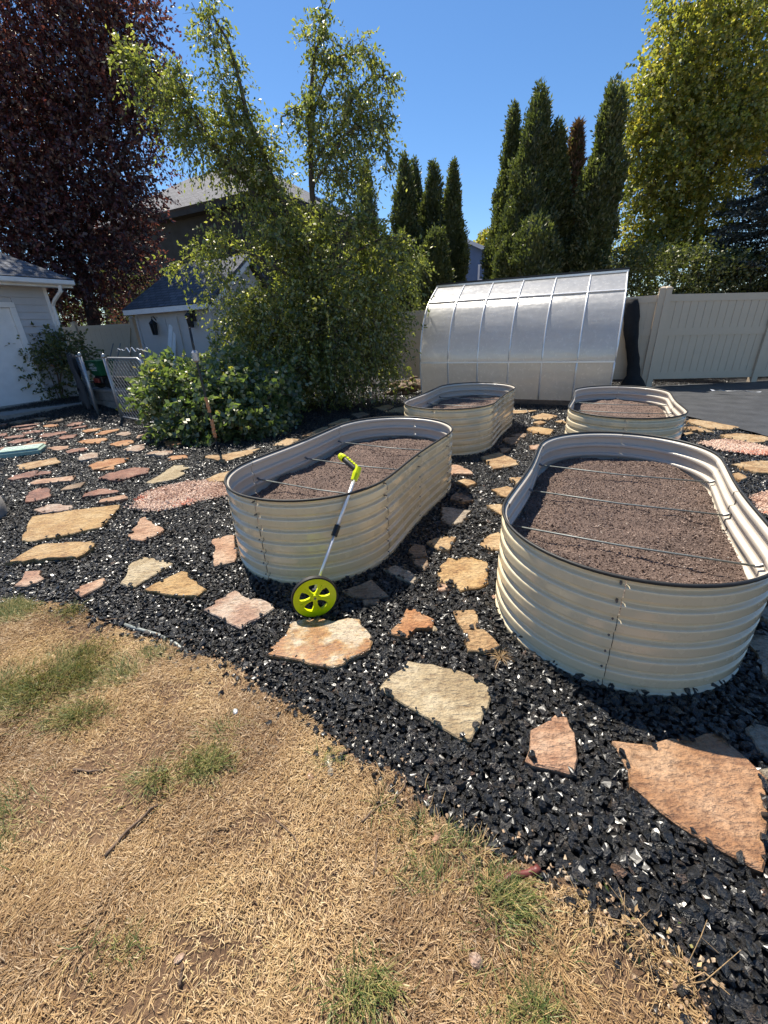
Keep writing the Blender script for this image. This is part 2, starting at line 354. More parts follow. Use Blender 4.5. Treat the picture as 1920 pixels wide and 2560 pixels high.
def lawn_mat():
    m, n, l, b = new_mat('dry_lawn_soil'); co = objco(n, l)
    t = noise(n, l, 2.2, 6, 0.65, co); t2 = noise(n, l, 120, 5, 0.75, co)
    r = ramp(n, [(0.30, (0.090, 0.052, 0.032)), (0.5, (0.20, 0.122, 0.072)), (0.72, (0.31, 0.205, 0.12))]); l.new(t.outputs[0], r.inputs[0])
    r2 = ramp(n, [(0.3, (0.45, 0.42, 0.40)), (0.7, (1.35, 1.3, 1.2))]); l.new(t2.outputs[0], r2.inputs[0])
    mx = n.new('ShaderNodeMix'); mx.data_type = 'RGBA'; mx.blend_type = 'MULTIPLY'; mx.inputs[0].default_value = 1
    l.new(r.outputs[0], mx.inputs[6]); l.new(r2.outputs[0], mx.inputs[7]); l.new(mx.outputs[2], b.inputs['Base Color'])
    b.inputs['Roughness'].default_value = 0.95; bump(n, l, t2.outputs[0], 1.0, 0.012, b); return m
MAT['lawn'] = lawn_mat()
MAT['tan_ground'] = plain('dry_grass_ground', (0.30, 0.225, 0.145), 0.95, var=0.4, scale=3, bumpd=0.02, bscale=20)  # dry-grass tan, chosen so the unseen lawn behind the camera bounces warmer light
MAT['gravelbase'] = plain('gravel_base', (0.012, 0.012, 0.013), 0.9, var=0.3, scale=30, bumpd=0.01, bscale=60)
def fabric_mat():
    m, n, l, b = new_mat('landscape_fabric'); co = objco(n, l)
    t = noise(n, l, 3.0, 5, 0.6, co); t2 = noise(n, l, 30, 6, 0.7, co)
    r = ramp(n, [(0.3, (0.028, 0.029, 0.031)), (0.7, (0.06, 0.062, 0.066))]); l.new(t.outputs[0], r.inputs[0])
    r2 = ramp(n, [(0.55, (1, 1, 1)), (0.75, (1.9, 1.9, 1.9))]); l.new(t2.outputs[0], r2.inputs[0])
    mx = n.new('ShaderNodeMix'); mx.data_type = 'RGBA'; mx.blend_type = 'MULTIPLY'; mx.inputs[0].default_value = 1
    l.new(r.outputs[0], mx.inputs[6]); l.new(r2.outputs[0], mx.inputs[7]); l.new(mx.outputs[2], b.inputs['Base Color'])
    b.inputs['Roughness'].default_value = 0.55; bump(n, l, t2.outputs[0], 0.6, 0.01, b); return m
MAT['fabric'] = fabric_mat()
MAT['fabricroll'] = plain('black_fabric', (0.008, 0.008, 0.009), 0.9, var=0.3, scale=8, bumpd=0.01, bscale=18)

MAT['straw'] = leaf_mat('dead_grass', [(0, (0.17, 0.092, 0.042)), (0.35, (0.40, 0.25, 0.115)), (0.7, (0.58, 0.405, 0.20)), (0.8, (0.30, 0.27, 0.09)), (0.9, (0.11, 0.15, 0.04)), (1.0, (0.055, 0.10, 0.025))], 0.2, 0.04, 0.5, 1.1)
MAT['pear'] = leaf_mat('pear_leaf', [(0, (0.046, 0.060, 0.015)), (0.5, (0.150, 0.172, 0.042)), (0.85, (0.27, 0.27, 0.08)), (1, (0.38, 0.36, 0.13))], 0.46, 0.07, 0.42, 2.2)
MAT['purple'] = leaf_mat('plum_leaf', [(0, (0.026, 0.010, 0.015)), (0.6, (0.075, 0.024, 0.034)), (1, (0.17, 0.045, 0.05))], 0.36, 0.07, 0.42, 2.3)
MAT['bramble'] = leaf_mat('bramble_leaf', [(0, (0.042, 0.070, 0.022)), (0.5, (0.090, 0.130, 0.042)), (0.9, (0.17, 0.21, 0.08)), (1, (0.36, 0.30, 0.04))], 0.42, 0.10, 0.45, 2.2)
MAT['cedar'] = leaf_mat('cedar_spray', [(0, (0.035, 0.048, 0.018)), (0.6, (0.095, 0.112, 0.036)), (0.92, (0.18, 0.175, 0.06)), (1, (0.2, 0.10, 0.05))], 0.34, 0.05, 0.5, 2.2)
MAT['birch'] = leaf_mat('birch_leaf', [(0, (0.07, 0.09, 0.022)), (0.4, (0.22, 0.24, 0.05)), (0.72, (0.42, 0.37, 0.08)), (1, (0.60, 0.46, 0.10))], 0.50, 0.05, 0.45, 1.6)
MAT['spruce'] = leaf_mat('blue_spruce_needles', [(0, (0.020, 0.030, 0.030)), (0.6, (0.045, 0.062, 0.062)), (1, (0.11, 0.14, 0.14))], 0.12, 0.06, 0.5, 1.2)
MAT['brown'] = leaf_mat('dead_cedar_spray', [(0, (0.10, 0.055, 0.035)), (1, (0.26, 0.155, 0.10))], 0.25, 0.05, 0.5, 1.2)
MAT['fruit'] = plain('pear_skin', (0.20, 0.24, 0.075), 0.4, var=0.2, scale=30)
# ------------------------------------------------------------------ noise and scatter helpers
def vnoise(x, y, seed=0, octaves=3, freq=1.0):
    r = np.random.default_rng(seed); out = np.zeros(np.shape(x)); amp = 1.0; tot = 0
    for o in range(octaves):
        g = r.random((64, 64)); fx = np.asarray(x) * freq + 17.3 * o; fy = np.asarray(y) * freq + 9.1 * o
        ix = np.floor(fx).astype(int); iy = np.floor(fy).astype(int); tx = fx - ix; ty = fy - iy
        tx = tx * tx * (3 - 2 * tx); ty = ty * ty * (3 - 2 * ty)
        a = g[ix % 64, iy % 64]; b = g[(ix + 1) % 64, iy % 64]; c = g[ix % 64, (iy + 1) % 64]; d = g[(ix + 1) % 64, (iy + 1) % 64]
        out += amp * ((a * (1 - tx) + b * tx) * (1 - ty) + (c * (1 - tx) + d * tx) * ty); tot += amp; amp *= 0.5; freq *= 2.1
    return out / tot

_gn = {}
def rock_group(name, mat, variants, rough_amt, radius=1.0, detail=False):
    """a node group that sets hull-shaped pieces on the points of the mesh"""
    ng = bpy.data.node_groups.new(name, 'GeometryNodeTree'); N = ng.nodes; L = ng.links
    ng.interface.new_socket('Geometry', in_out='INPUT', socket_type='NodeSocketGeometry')
    ng.interface.new_socket('Geometry', in_out='OUTPUT', socket_type='NodeSocketGeometry')
    gi = N.new('NodeGroupInput'); go = N.new('NodeGroupOutput')
    inst = N.new('GeometryNodeInstanceOnPoints'); join = N.new('GeometryNodeGeometryToInstance')
    for k in range(variants):
        ico = N.new('GeometryNodeMeshIcoSphere'); ico.inputs['Radius'].default_value = radius * 0.62; ico.inputs['Subdivisions'].default_value = 1
        rv = N.new('FunctionNodeRandomValue'); rv.data_type = 'FLOAT_VECTOR'
        rv.inputs[0].default_value = (-rough_amt,) * 3; rv.inputs[1].default_value = (rough_amt,) * 3; rv.inputs['Seed'].default_value = k * 7 + 3
        sp = N.new('GeometryNodeSetPosition'); L.new(ico.outputs['Mesh'], sp.inputs['Geometry']); L.new(rv.outputs[0], sp.inputs['Offset'])
        ch = N.new('GeometryNodeConvexHull'); L.new(sp.outputs[0], ch.inputs[0])
        hull = ch.outputs[0]
        if detail:
            sd = N.new('GeometryNodeSubdivideMesh'); sd.inputs['Level'].default_value = 1; L.new(hull, sd.inputs[0])
            nt = N.new('ShaderNodeTexNoise'); nt.inputs['Scale'].default_value = 1.7; nt.inputs['Detail'].default_value = 2
            po = N.new('GeometryNodeInputPosition'); ad = N.new('ShaderNodeVectorMath'); ad.operation = 'ADD'; ad.inputs[1].default_value = (k * 3.1, k * 1.7, 0); L.new(po.outputs[0], ad.inputs[0]); L.new(ad.outputs[0], nt.inputs['Vector'])
            cs = N.new('ShaderNodeVectorMath'); cs.operation = 'SUBTRACT'; cs.inputs[1].default_value = (0.5, 0.5, 0.5); L.new(nt.outputs['Color'], cs.inputs[0])
            ml = N.new('ShaderNodeVectorMath'); ml.operation = 'SCALE'; ml.inputs['Scale'].default_value = 0.30; L.new(cs.outputs[0], ml.inputs[0])
            s2 = N.new('GeometryNodeSetPosition'); L.new(sd.outputs[0], s2.inputs[0]); L.new(ml.outputs[0], s2.inputs['Offset']); hull = s2.outputs[0]
        ss = N.new('GeometryNodeSetShadeSmooth'); ss.inputs['Shade Smooth'].default_value = False; L.new(hull, ss.inputs[0])
        sm = N.new('GeometryNodeSetMaterial'); sm.inputs['Material'].default_value = mat; L.new(ss.outputs[0], sm.inputs[0])
        L.new(sm.outputs[0], join.inputs[0])
    def attr(nm, t):
        a = N.new('GeometryNodeInputNamedAttribute'); a.data_type = t; a.inputs['Name'].default_value = nm; return a.outputs[0]
    inst.inputs['Pick Instance'].default_value = True
    L.new(gi.outputs[0], inst.inputs['Points']); L.new(join.outputs[0], inst.inputs['Instance'])
    L.new(attr('idx', 'INT'), inst.inputs['Instance Index'])
    e2r = N.new('FunctionNodeEulerToRotation'); L.new(attr('rot', 'FLOAT_VECTOR'), e2r.inputs[0]); L.new(e2r.outputs[0], inst.inputs['Rotation'])
    L.new(attr('scl', 'FLOAT_VECTOR'), inst.inputs['Scale']); L.new(inst.outputs[0], go.inputs[0])
    return ng
def scatter(name, pts, rot, scl, shade, mat, parent=None, variants=6, rough=0.42, key=None, seed=0, detail=False, **kw):
    me = bpy.data.meshes.new(name); n = len(pts)
    me.vertices.add(n); me.vertices.foreach_set('co', np.ascontiguousarray(pts, np.float32).ravel())
    for nm, t, a in (('rot', 'FLOAT_VECTOR', rot), ('scl', 'FLOAT_VECTOR', scl)):
        at = me.attributes.new(nm, t, 'POINT'); at.data.foreach_set('vector', np.ascontiguousarray(a, np.float32).ravel())
    at = me.attributes.new('shade', 'FLOAT', 'POINT'); at.data.foreach_set('value', np.asarray(shade, np.float32))
    at = me.attributes.new('idx', 'INT', 'POINT'); at.data.foreach_set('value', np.random.default_rng(seed).integers(0, variants, n).astype(np.int32))
    me.update(); me.materials.append(mat)
    o = bpy.data.objects.new(name, me); link(o, parent); tag(o, kind='stuff', **kw)
    k = key or mat.name
    if k not in _gn: _gn[k] = rock_group(k + '_pieces', mat, variants, rough, detail=detail)
    md = o.modifiers.new('pieces', 'NODES'); md.node_group = _gn[k]
    return o

# ------------------------------------------------------------------ the setting: ground, lawn, gravel bed, flagstones, fabric
MB().add([(-200, -200, -0.30), (200, -200, -0.30), (200, 200, -0.30), (-200, 200, -0.30)], [(0, 1, 2, 3)]).build('ground', MAT['tan_ground'], kind='structure')

EDGE = [(-260, 1470), (0, 1502), (55, 1506), (130, 1512), (211, 1519), (228, 1544), (270, 1560), (316, 1576), (380, 1596), (439, 1618), (464, 1638), (527, 1650),
        (590, 1672), (624, 1695), (658, 1738), (713, 1760), (787, 1806), (855, 1866), (896, 1908), (1006, 1940), (1038, 2002), (1121, 2066), (1226, 2118),
        (1308, 2158), (1374, 2197), (1430, 2216), (1460, 2246), (1504, 2280), (1590, 2310), (1634, 2354), (1700, 2390), (1725, 2440), (1745, 2505), (1764, 2560), (1850, 2800)]
edge = [tuple(G(*q)) for q in EDGE]
LAWN = [(-9, -0.5)] + [(-9, edge[0][1] + 0.2), ] + edge + [(edge[-1][0] + 0.05, -0.6)]
def grid_sheet(name, mat, x0, x1, y0, y1, step, zf, keep=None, **kw):
    xs = np.arange(x0, x1 + step / 2, step); ys = np.arange(y0, y1 + step / 2, step)
    X, Y = np.meshgrid(xs, ys); Z = zf(X, Y); nx = len(xs)
    V = np.stack([X.ravel(), Y.ravel(), Z.ravel()], 1)
    i = (np.arange(len(ys) - 1)[:, None] * nx + np.arange(nx - 1)[None]).ravel()
    F = np.stack([i, i + 1, i + nx + 1, i + nx], 1)
    if keep is not None:
        c = V[F].mean(1); F = F[keep(c[:, 0], c[:, 1])]
        used = np.unique(F); mp = np.zeros(len(V), int); mp[used] = np.arange(len(used)); V = V[used]; F = mp[F]
    return raw_mesh(name, V, F, mat, shade=True, **kw)
def lawn_z(x, y):
    return 0.012 + 0.035 * (vnoise(x, y, 3, 3, 2.2) - 0.5) + 0.012 * (vnoise(x, y, 4, 2, 14) - 0.5)
lawn = grid_sheet('lawn', MAT['lawn'], -4.2, 1.6, -0.4, 2.7, 0.02, lawn_z, lambda x, y: inside(x, y, LAWN), kind='structure')
bed_ground = grid_sheet('gravel_bed', MAT['gravelbase'], -16, 13, -0.5, 19, 0.25, lambda x, y: gz(x, y) - 0.014, kind='structure')

CR = dict(CA=(0, 1000, .42194), CB=(500, 1000, .48222), CC=(1200, 1000, .434), CD=(640, 1500, .45811), CE=(1200, 1700, .434), CF=(0, 1040, .35714), CG=(340, 1040, .35714),
          CH=(0, 1220, .35714), CI=(300, 1260, .46218), CJ=(1060, 1010, .27311), CK=(920, 1300, .39916), CL=(1640, 1020, .29412), CM=(1700, 1480, .40968), CN=(500, 500, .38578))
FLAGS = '''CE S 762,348 860,365 945,372 1000,380 1020,355 1190,350 1230,335 1395,308 1440,365 1540,450 1659,570 1659,700 1648,1115 1560,1075 1400,990 1290,930 1150,845 1040,760 990,715 930,655 865,610 850,520 800,420
CE P 285,290 390,235 430,205 470,183 500,215 520,275 545,310 565,460 540,550 440,525 300,490 258,470 285,400
CM G 420,255 440,245 600,265 640,560 537,525 500,490 495,430 470,370 415,310
CM G 470,110 560,80 600,180 537,180 480,150
CM G 395,825 450,790 600,830 640,1040 537,1000 480,960
CM G 480,1080 620,1060 600,1180 520,1130
CD C 670,475 830,330 960,345 1150,395 1298,485 1270,590 1170,765 1110,755 1010,690 860,600 790,560 690,495
CB M 345,1325 440,1225 470,1160 540,1140 700,1150 770,1135 830,1140 890,1260 880,1295 780,1340 690,1390 560,1370 480,1345 400,1335
CB W 20,1085 180,985 240,1025 320,1030 388,1078 330,1115 210,1185 150,1160 60,1110
CB O 975,1210 1070,1085 1120,1085 1150,1110 1215,1140 1200,1185 1120,1190 1080,1235 1010,1220
CB T 1312,1090 1420,1080 1440,1100 1450,1190 1370,1195 1340,1150
CB T 1370,1198 1470,1190 1525,1240 1568,1290 1480,1310 1390,1305
CB Y 1235,870 1290,820 1400,815 1490,840 1500,870 1490,920 1495,950 1450,975 1350,990 1290,955 1232,940
CB P 1232,948 1275,955 1300,980 1255,990 1235,985
CB B 735,985 830,955 890,925 940,970 978,1015 850,1027
CB B 840,1035 930,1027 925,1050 850,1058
CB G 950,870 1010,853 1090,885 1138,930 1110,955 1000,905
CB B 1080,780 1110,748 1165,755 1180,808 1120,818 1090,810
CB B 1100,823 1178,814 1182,850 1165,880 1110,845
CB T 1172,740 1215,720 1290,710 1328,712 1295,780 1235,780
CB P 65,725 180,700 188,800 180,840 75,865 75,790
CB G 1255,555 1310,560 1408,575 1360,630 1300,650 1260,630
CB B 1295,515 1330,480 1375,490 1420,520 1360,530
CJ T 285,712 370,685 440,700 485,725 400,755
CJ P 225,550 330,570 430,610 450,640 350,640 230,655
CJ T 520,485 610,460 690,445 760,475 870,515 870,550 640,590 575,520
CJ B 690,405 730,398 795,405 760,435 710,445
CJ B 730,335 745,305 830,300 885,310 860,345 800,370
CJ B 790,285 870,268 940,270 915,305 840,300
CJ T 780,670 890,665 930,700 840,730
CJ T 610,785 760,755 850,780 790,865 700,840
CJ T 570,920 660,910 790,912 770,1040 690,1000
CC T 180,55 330,60 250,75 190,76
CC T 295,95 360,75 445,90 400,110 320,108
CC T 303,130 345,120 380,130 340,142
CC Y 265,170 300,155 340,155 425,170 400,195 310,190
CC T 430,125 478,115 500,135
CC P 285,262 345,255 365,285 295,282
CK T 700,150 760,90 870,65 860,190 760,185
CL T 258,110 300,95 480,120 710,165 640,185 480,180 300,130
CL T 240,165 330,160 500,205 440,205 310,190
CL T 230,212 290,205 325,212 245,232
CL T 545,230 700,218 900,240 1000,262 890,290 780,290 640,260
CL T 640,480 860,445 980,450 1100,560 850,545
CL T 650,560 700,550 760,575 780,595 720,618 680,600
CI C 0,425 25,395 40,335 130,285 200,305 290,322 240,350 130,415 85,445 40,440
CI Y 135,465 270,395 335,365 420,420 468,465 420,500 300,497
CI P 40,195 60,140 110,75 140,68 180,105 238,140 190,170 120,200
CH W 230,150 330,115 430,110 520,125 480,150 400,162 290,172
CH Y 155,365 225,200 400,173 520,153 840,112 830,140 780,200 700,275 620,290 500,320 380,345 250,370
CH Y 35,525 190,445 250,410 300,395 480,385 655,378 655,410 540,490 420,490 280,505 120,515
CH P 92,685 150,640 180,578 285,573 270,605 320,625 240,665 180,685
CH P 505,715 620,670 730,628 738,665 690,700 570,765
CH P 690,105 700,85 890,50 895,75 800,95
CH R 570,65 590,35 690,5 760,5 840,22 780,35
CH R 175,100 200,35 280,0 350,5 350,60 280,80
CF B 420,520 470,490 600,460 560,500 440,520
CF P 200,470 260,445 530,418 490,455 380,465 240,478
CF R 50,440 100,415 260,378 268,385 232,420 90,445
CF R 240,418 275,386 360,385 350,402
CF T 120,345 200,325 395,292 425,325 200,372 150,372
CF P 5,275 60,255 210,240 200,250 30,278
CF O 615,350 680,320 800,295 905,292 880,315 800,345 650,375
CF O 690,380 800,348 790,374
CA R 580,465 650,435 800,400 885,405 880,430 700,480
CF W 540,305 570,270 640,255 700,258 680,290 560,310
CF O 540,180 590,165 740,152 760,160 680,190 570,190
CF O 770,195 850,170 920,165 945,180 880,205 810,210
CF R 450,245 500,230 590,220 620,225 580,245 470,260
CF P 325,225 380,212 480,208 470,225 400,240
CF P 140,215 200,190 330,178 320,195 180,223
CF R 50,185 110,165 230,155 220,170 100,192
CF R 400,155 450,135 540,128 520,150 430,163
CF R 270,140 300,125 480,103 460,118 330,145
CF R 20,155 90,138 180,132 160,150 60,160
CF R 150,118 230,100 310,95 300,108 180,125
CF O 570,105 620,92 710,85 680,102 600,115
CF O 660,130 720,105 830,88 825,100 720,130
CF W 805,130 850,110 910,108 920,125 870,138
CA W 725,300 770,275 860,262 855,290 800,305
CF R 490,92 540,78 610,68 600,80
CF O 300,70 350,58 410,60 390,75 320,78
CF R 80,78 180,60 290,52 250,64 120,80
CF R 110,100 190,84 270,72 200,96
CF R 450,65 520,42 590,40 560,60 480,70
CF B 330,45 430,20 460,30 380,48
CF B 60,45 130,20 220,30 150,50
CF R -30,65 0,50 50,48 40,62
CF B 200,18 260,3 350,10 300,24
CF R -40,250 0,222 30,215 20,240
CF R -20,140 10,125 50,120 40,140
CG O 195,180 225,172 270,170 325,190 290,205 215,215
CG W 70,268 130,245 258,243 255,260 200,278
CG O 215,295 250,280 355,270 365,290 230,312
CG C 68,465 140,430 200,390 270,345 340,345 370,365 310,385 345,400 280,435 120,470
CG T 462,290 510,275 600,275 680,255 870,225 820,260 720,290 610,320 540,300
CG G 770,227 820,212 850,215 790,238
CG T 485,445 560,410 700,375 700,455 510,460
CG W 0,215 60,195 50,235 0,250
CG P 0,155 20,130 70,130 60,150
CN T 470,1590 560,1545 650,1550 580,1590
CN T 650,1530 800,1470 860,1460 760,1520
CN T 830,1455 920,1420 975,1420 960,1440
CN B 980,1385 1060,1375 1100,1385 1020,1410
CN T 1130,1345 1220,1325 1255,1335 1200,1360
CN T 1200,1370 1280,1345 1345,1342 1335,1372'''
rs = np.random.default_rng(11)
flag_polys = []
def jag(poly, rng, step=0.055, amp=0.010):
    out = []; n = len(poly)
    for i in range(n):
        a = np.array(poly[i]); b = np.array(poly[(i + 1) % n]); d = b - a; L = np.linalg.norm(d); k = max(1, min(5, int(L / step)))
        nr = np.array([-d[1], d[0]]) / max(L, 1e-6)
        for j in range(k):
            t = j / k; out.append(a + d * t + nr * rng.normal(0, amp * min(1, L / 0.15)) * (0.4 if j == 0 else 1))
    return out
for line in FLAGS.strip().split('\n'):
    c, mk, *pp = line.split(); ox, oy, s = CR[c]
    px = [tuple(map(float, q.split(','))) for q in pp]
    poly = [G(ox + x * s, oy + y * s, 0.028) for x, y in px]
    a = sum(poly[i][0] * poly[(i + 1) % len(poly)][1] - poly[(i + 1) % len(poly)][0] * poly[i][1] for i in range(len(poly)))
    if a < 0: poly = poly[::-1]
    big = abs(a) / 2
    pl = jag(poly, rs, 0.045 if big > 0.05 else 0.08, 0.010)
    cen = np.mean(pl, axis=0); zg = float(gz(*cen)); th = 0.030 + rs.uniform(-0.004, 0.008)
    tilt = rs.normal(0, 0.007, 2); n = len(pl)
    def ringz(f, z): return [(cen[0] + (p[0] - cen[0]) * f, cen[1] + (p[1] - cen[1]) * f, z + zg + tilt @ (p - cen)) for p in pl]
    rad = max(0.05, math.sqrt(big)); f1 = 1 - 0.010 / rad
    V = ringz(1.0, -0.02) + ringz(1.0, th - 0.007) + ringz(f1, th)
    V[2 * n:] = [(x, y, z + rs.normal(0, 0.0002)) for x, y, z in V[2 * n:]]
    V.append((cen[0], cen[1], th + zg + 0.0002))
    F = [(i, (i + 1) % n, n + (i + 1) % n, n + i) for i in range(n)] + [(n + i, n + (i + 1) % n, 2 * n + (i + 1) % n, 2 * n + i) for i in range(n)]
    F += [(2 * n + i, 2 * n + (i + 1) % n, 3 * n) for i in range(n)]
    MB().add(V, F).build('flagstone', FLAG[mk], bed_ground)
    flag_polys.append((np.array(pl), zg))

# black fabric sheet over the back right corner
def fab_z(x, y): return 0.012 + 0.05 * np.abs(vnoise(x, y, 21, 3, 0.9) - 0.5) + 0.012 * vnoise(x, y, 22, 2, 5) + gz(x, y)
FAB = [tuple(G(*q, 0.02)) for q in [(1480, 990), (1560, 1008), (1660, 1024), (1720, 1042), (1800, 1060), (1920, 1092), (2200, 1150)]] + [(9.5, 3.0), (13, 3.0), (13, 9.9), (6.4, 9.9), (4.8, 10.3)]
grid_sheet('landscape_fabric', MAT['fabric'], 4.2, 13, 3, 10.4, 0.08, fab_z, lambda x, y: inside(x, y, FAB), kind='structure')
# ------------------------------------------------------------------ raised beds
BL, BW, BH = 2.536, 1.219, 0.61; BR = BW / 2; BS = BL / 2 - BR
def outline(s, off=0.0):
    """stadium outline, s in units of metres from the +x end centre, counter-clockwise; returns x, y, nx, ny"""
    q = math.pi * BR / 2; per = 4 * q + 4 * BS; s = s % per
    if s < q: t = s / BR; x, y, nx, ny = BS + BR * math.cos(t), BR * math.sin(t), math.cos(t), math.sin(t)
    elif s < q + 2 * BS: x, y, nx, ny = BS - (s - q), BR, 0, 1
    elif s < 3 * q + 2 * BS: t = math.pi / 2 + (s - q - 2 * BS) / BR; x, y, nx, ny = -BS + BR * math.cos(t), BR * math.sin(t), math.cos(t), math.sin(t)
    elif s < 3 * q + 4 * BS: x, y, nx, ny = -BS + (s - 3 * q - 2 * BS), -BR, 0, -1
    else: t = 1.5 * math.pi + (s - 3 * q - 4 * BS) / BR; x, y, nx, ny = BS + BR * math.cos(t), BR * math.sin(t), math.cos(t), math.sin(t)
    w = max(0.0, 1 - (x / BS) ** 2) if abs(x) < BS else 0.0
    return x + nx * off, y - math.copysign(0.022 * w * w, y) * (abs(ny) > 0.99) + ny * off, nx, ny
Q = math.pi * BR / 2
SEAMS = [0, Q, Q + BS, Q + 2 * BS, 2 * Q + 2 * BS, 3 * Q + 2 * BS, 3 * Q + 3 * BS, 3 * Q + 4 * BS, 4 * Q + 4 * BS]
def corr(z):                                               # seven rounded corrugations
    p = (z / BH * 7 + 0.001) % 1.0
    return -0.021 * float(np.interp(p, [0.50, 0.60, 0.85, 0.95], [0, 1, 1, 0]))
ZS = []
for k in range(7):
    for p in (0.0, 0.04, 0.20, 0.36, 0.485, 0.505, 0.55, 0.595, 0.615, 0.725, 0.835, 0.855, 0.90, 0.945, 0.965): ZS.append((k + p) / 7 * BH)
ZS = [0.0] + ZS[1:] + [BH]
def make_bed(label, loc, rz):
    root = empty('raised_garden_bed', loc, rz, label, 'raised bed', 'cream corrugated raised beds')
    for k in range(8):
        a, b = SEAMS[k], SEAMS[k + 1]; curved = (b - a) > BS + 0.1
        n = 18 if curved else 6; off = 0.004 * (k % 2)
        V = []; F = []; m = len(ZS)
        for side, o2 in ((0, off), (1, off - 0.004)):
            for i in range(n + 1):
                s = a + (b - a) * min(max(i / n, 1e-6), 1 - 1e-6) + (-0.003 if i == n else 0)
                for z in ZS:
                    x, y, nx, ny = outline(s, corr(z) + o2); V.append((x, y, z))
            base = side * (n + 1) * m
            for i in range(n):
                for j in range(m - 1):
                    q = (base + i * m + j, base + (i + 1) * m + j, base + (i + 1) * m + j + 1, base + i * m + j + 1)
                    F.append(q if side == 0 else q[::-1])
        o = MB().add(V, F).build('wall_panel', MAT['cream'], root, shade=True)
        o.data.materials.append(MAT['inner'])
        o.data.polygons.foreach_set('material_index', [0] * (n * (m - 1)) + [1] * (n * (m - 1)))
    rim = MB(); pts = []
    for i in range(120):
        x, y, _, _ = outline((i / 120) * SEAMS[8]); pts.append((x, y, BH + 0.003))
    pts.append(pts[0]); rim.tube(pts, 0.0085, 6, False); rim.build('rim_trim', MAT['rubber'], root, shade=True)
    bolts = MB()
    for k in range(8):
        for j in range(7):
            z = BH - (j + 0.30) / 7 * BH; x, y, nx, ny = outline(SEAMS[k] - 0.02, 0.003)
            bolts.tube([(x - nx * 0.004, y - ny * 0.004, z), (x + nx * 0.003, y + ny * 0.003, z)], [0.0055, 0.004], 6)
            if j < 2:
                x, y, nx, ny = outline(SEAMS[k] - 0.02, -0.006); bolts.tube([(x, y, z), (x - nx * 0.012, y - ny * 0.012, z)], [0.006, 0.005], 6)
    bolts.build('bolts', MAT['steel_dark'], root, kind='stuff')
    for xr in (-0.62, 0.0, 0.62):
        zr = BH - 0.165; w = BR - 0.022 - (0.022 if xr == 0 else 0)
        r = MB().tube([(xr, -w, zr), (xr, 0, zr - 0.012), (xr, w, zr)], 0.0055, 6).build('brace_rod', MAT['cable'], root, shade=True)
        for sg in (-1, 1):
            MB().tube([(xr, sg * (w + 0.012), zr + 0.012), (xr, sg * w, zr + 0.004), (xr, sg * (w - 0.02), zr - 0.004)], [0.009, 0.010, 0.006], 8).build('hook_nut', MAT['steel_dark'], r)
    return root
def copy_tree(o, parent=None):
    c = o.copy(); COL.objects.link(c)
    if parent is not None: c.parent = parent
    for ch in [k for k in bpy.data.objects if k.parent == o]: copy_tree(ch, c)
    return c
BEDS = [((1.557, 2.472, -0.024), 61.6, 'large cream corrugated raised bed nearest the camera at right, filled with dark soil', 5),
        ((-0.206, 3.473, -0.005), 62.4, 'cream corrugated raised bed with the lime measuring wheel leaning on it', 6),
        ((1.254, 6.227, -0.021), 62.2, 'cream corrugated raised bed standing in front of the left half of the greenhouse', 7),
        ((3.182, 5.451, -0.061), 63.6, 'cream corrugated raised bed beside the black fabric, in front of the greenhouse right end', 8)]
bed_roots = []
for i, (loc, ang, lab, seed) in enumerate(BEDS):
    r = make_bed(lab, loc, math.radians(ang)) if i == 0 else copy_tree(bed_roots[0])
    r.location = loc; r.rotation_euler = (0, 0, math.radians(ang)); r['label'] = lab
    bed_roots.append(r)
def soil_level(x, y, seed):
    e = np.clip(np.abs(y) / BR, 0, 1)
    return BH - 0.250 + 0.030 * (1 - e ** 3) + 0.075 * (vnoise(x, y, seed, 2, 2.6) - 0.5) + 0.030 * (vnoise(x, y, seed + 40, 2, 9) - 0.5) + 0.012 * (vnoise(x, y, seed + 50, 2, 38) - 0.5)
for (loc, ang, lab, seed), root, nc in zip(BEDS, bed_roots, (30000, 16000, 5000, 5500)):
    nx, ny = (200, 110) if seed < 7 else (100, 56)
    us = np.linspace(-1, 1, nx); vs = np.linspace(-1, 1, ny); U, V_ = np.meshgrid(us, vs)
    X = np.sin(U * math.pi / 2) * 0.25 * (BL / 2 - 0.027) + U * 0.75 * (BL / 2 - 0.027)
    hw = np.where(np.abs(X) <= BS, BR - 0.027, np.sqrt(np.maximum((BR - 0.027) ** 2 - np.maximum(np.abs(X) - BS, 0) ** 2, 1e-5)))
    hw = hw - np.where(np.abs(X) < BS, 0.020 * np.clip(1 - (X / BS) ** 2, 0, 1) ** 2, 0)
    Y = V_ * hw; Z = soil_level(X, Y, seed)
    Vv = np.stack([X.ravel(), Y.ravel(), Z.ravel()], 1); i = (np.arange(ny - 1)[:, None] * nx + np.arange(nx - 1)[None]).ravel()
    raw_mesh('soil', Vv, np.stack([i, i + 1, i + nx + 1, i + nx], 1), MAT['soil'], root, shade=True, kind='stuff')
    r = np.random.default_rng(seed); x = r.uniform(-BL / 2 + .02, BL / 2 - .02, nc * 2); y = r.uniform(-BR + .02, BR - .02, nc * 2)
    k = np.hypot(np.maximum(np.abs(x) - BS, 0), y) < BR - 0.035; x, y = x[k][:nc], y[k][:nc]; n = len(x)
    sz = 0.0022 + 0.0048 * r.random(n) ** 2.6 + (r.random(n) < 0.004) * 0.006
    scatter('soil_crumbs', np.stack([x, y, soil_level(x, y, seed) + sz * 0.3], 1), r.uniform(0, 6.28, (n, 3)), sz[:, None] * r.uniform(0.7, 1.6, (n, 3)), r.random(n) ** 0.9, MAT['crumb'], root, seed=seed)

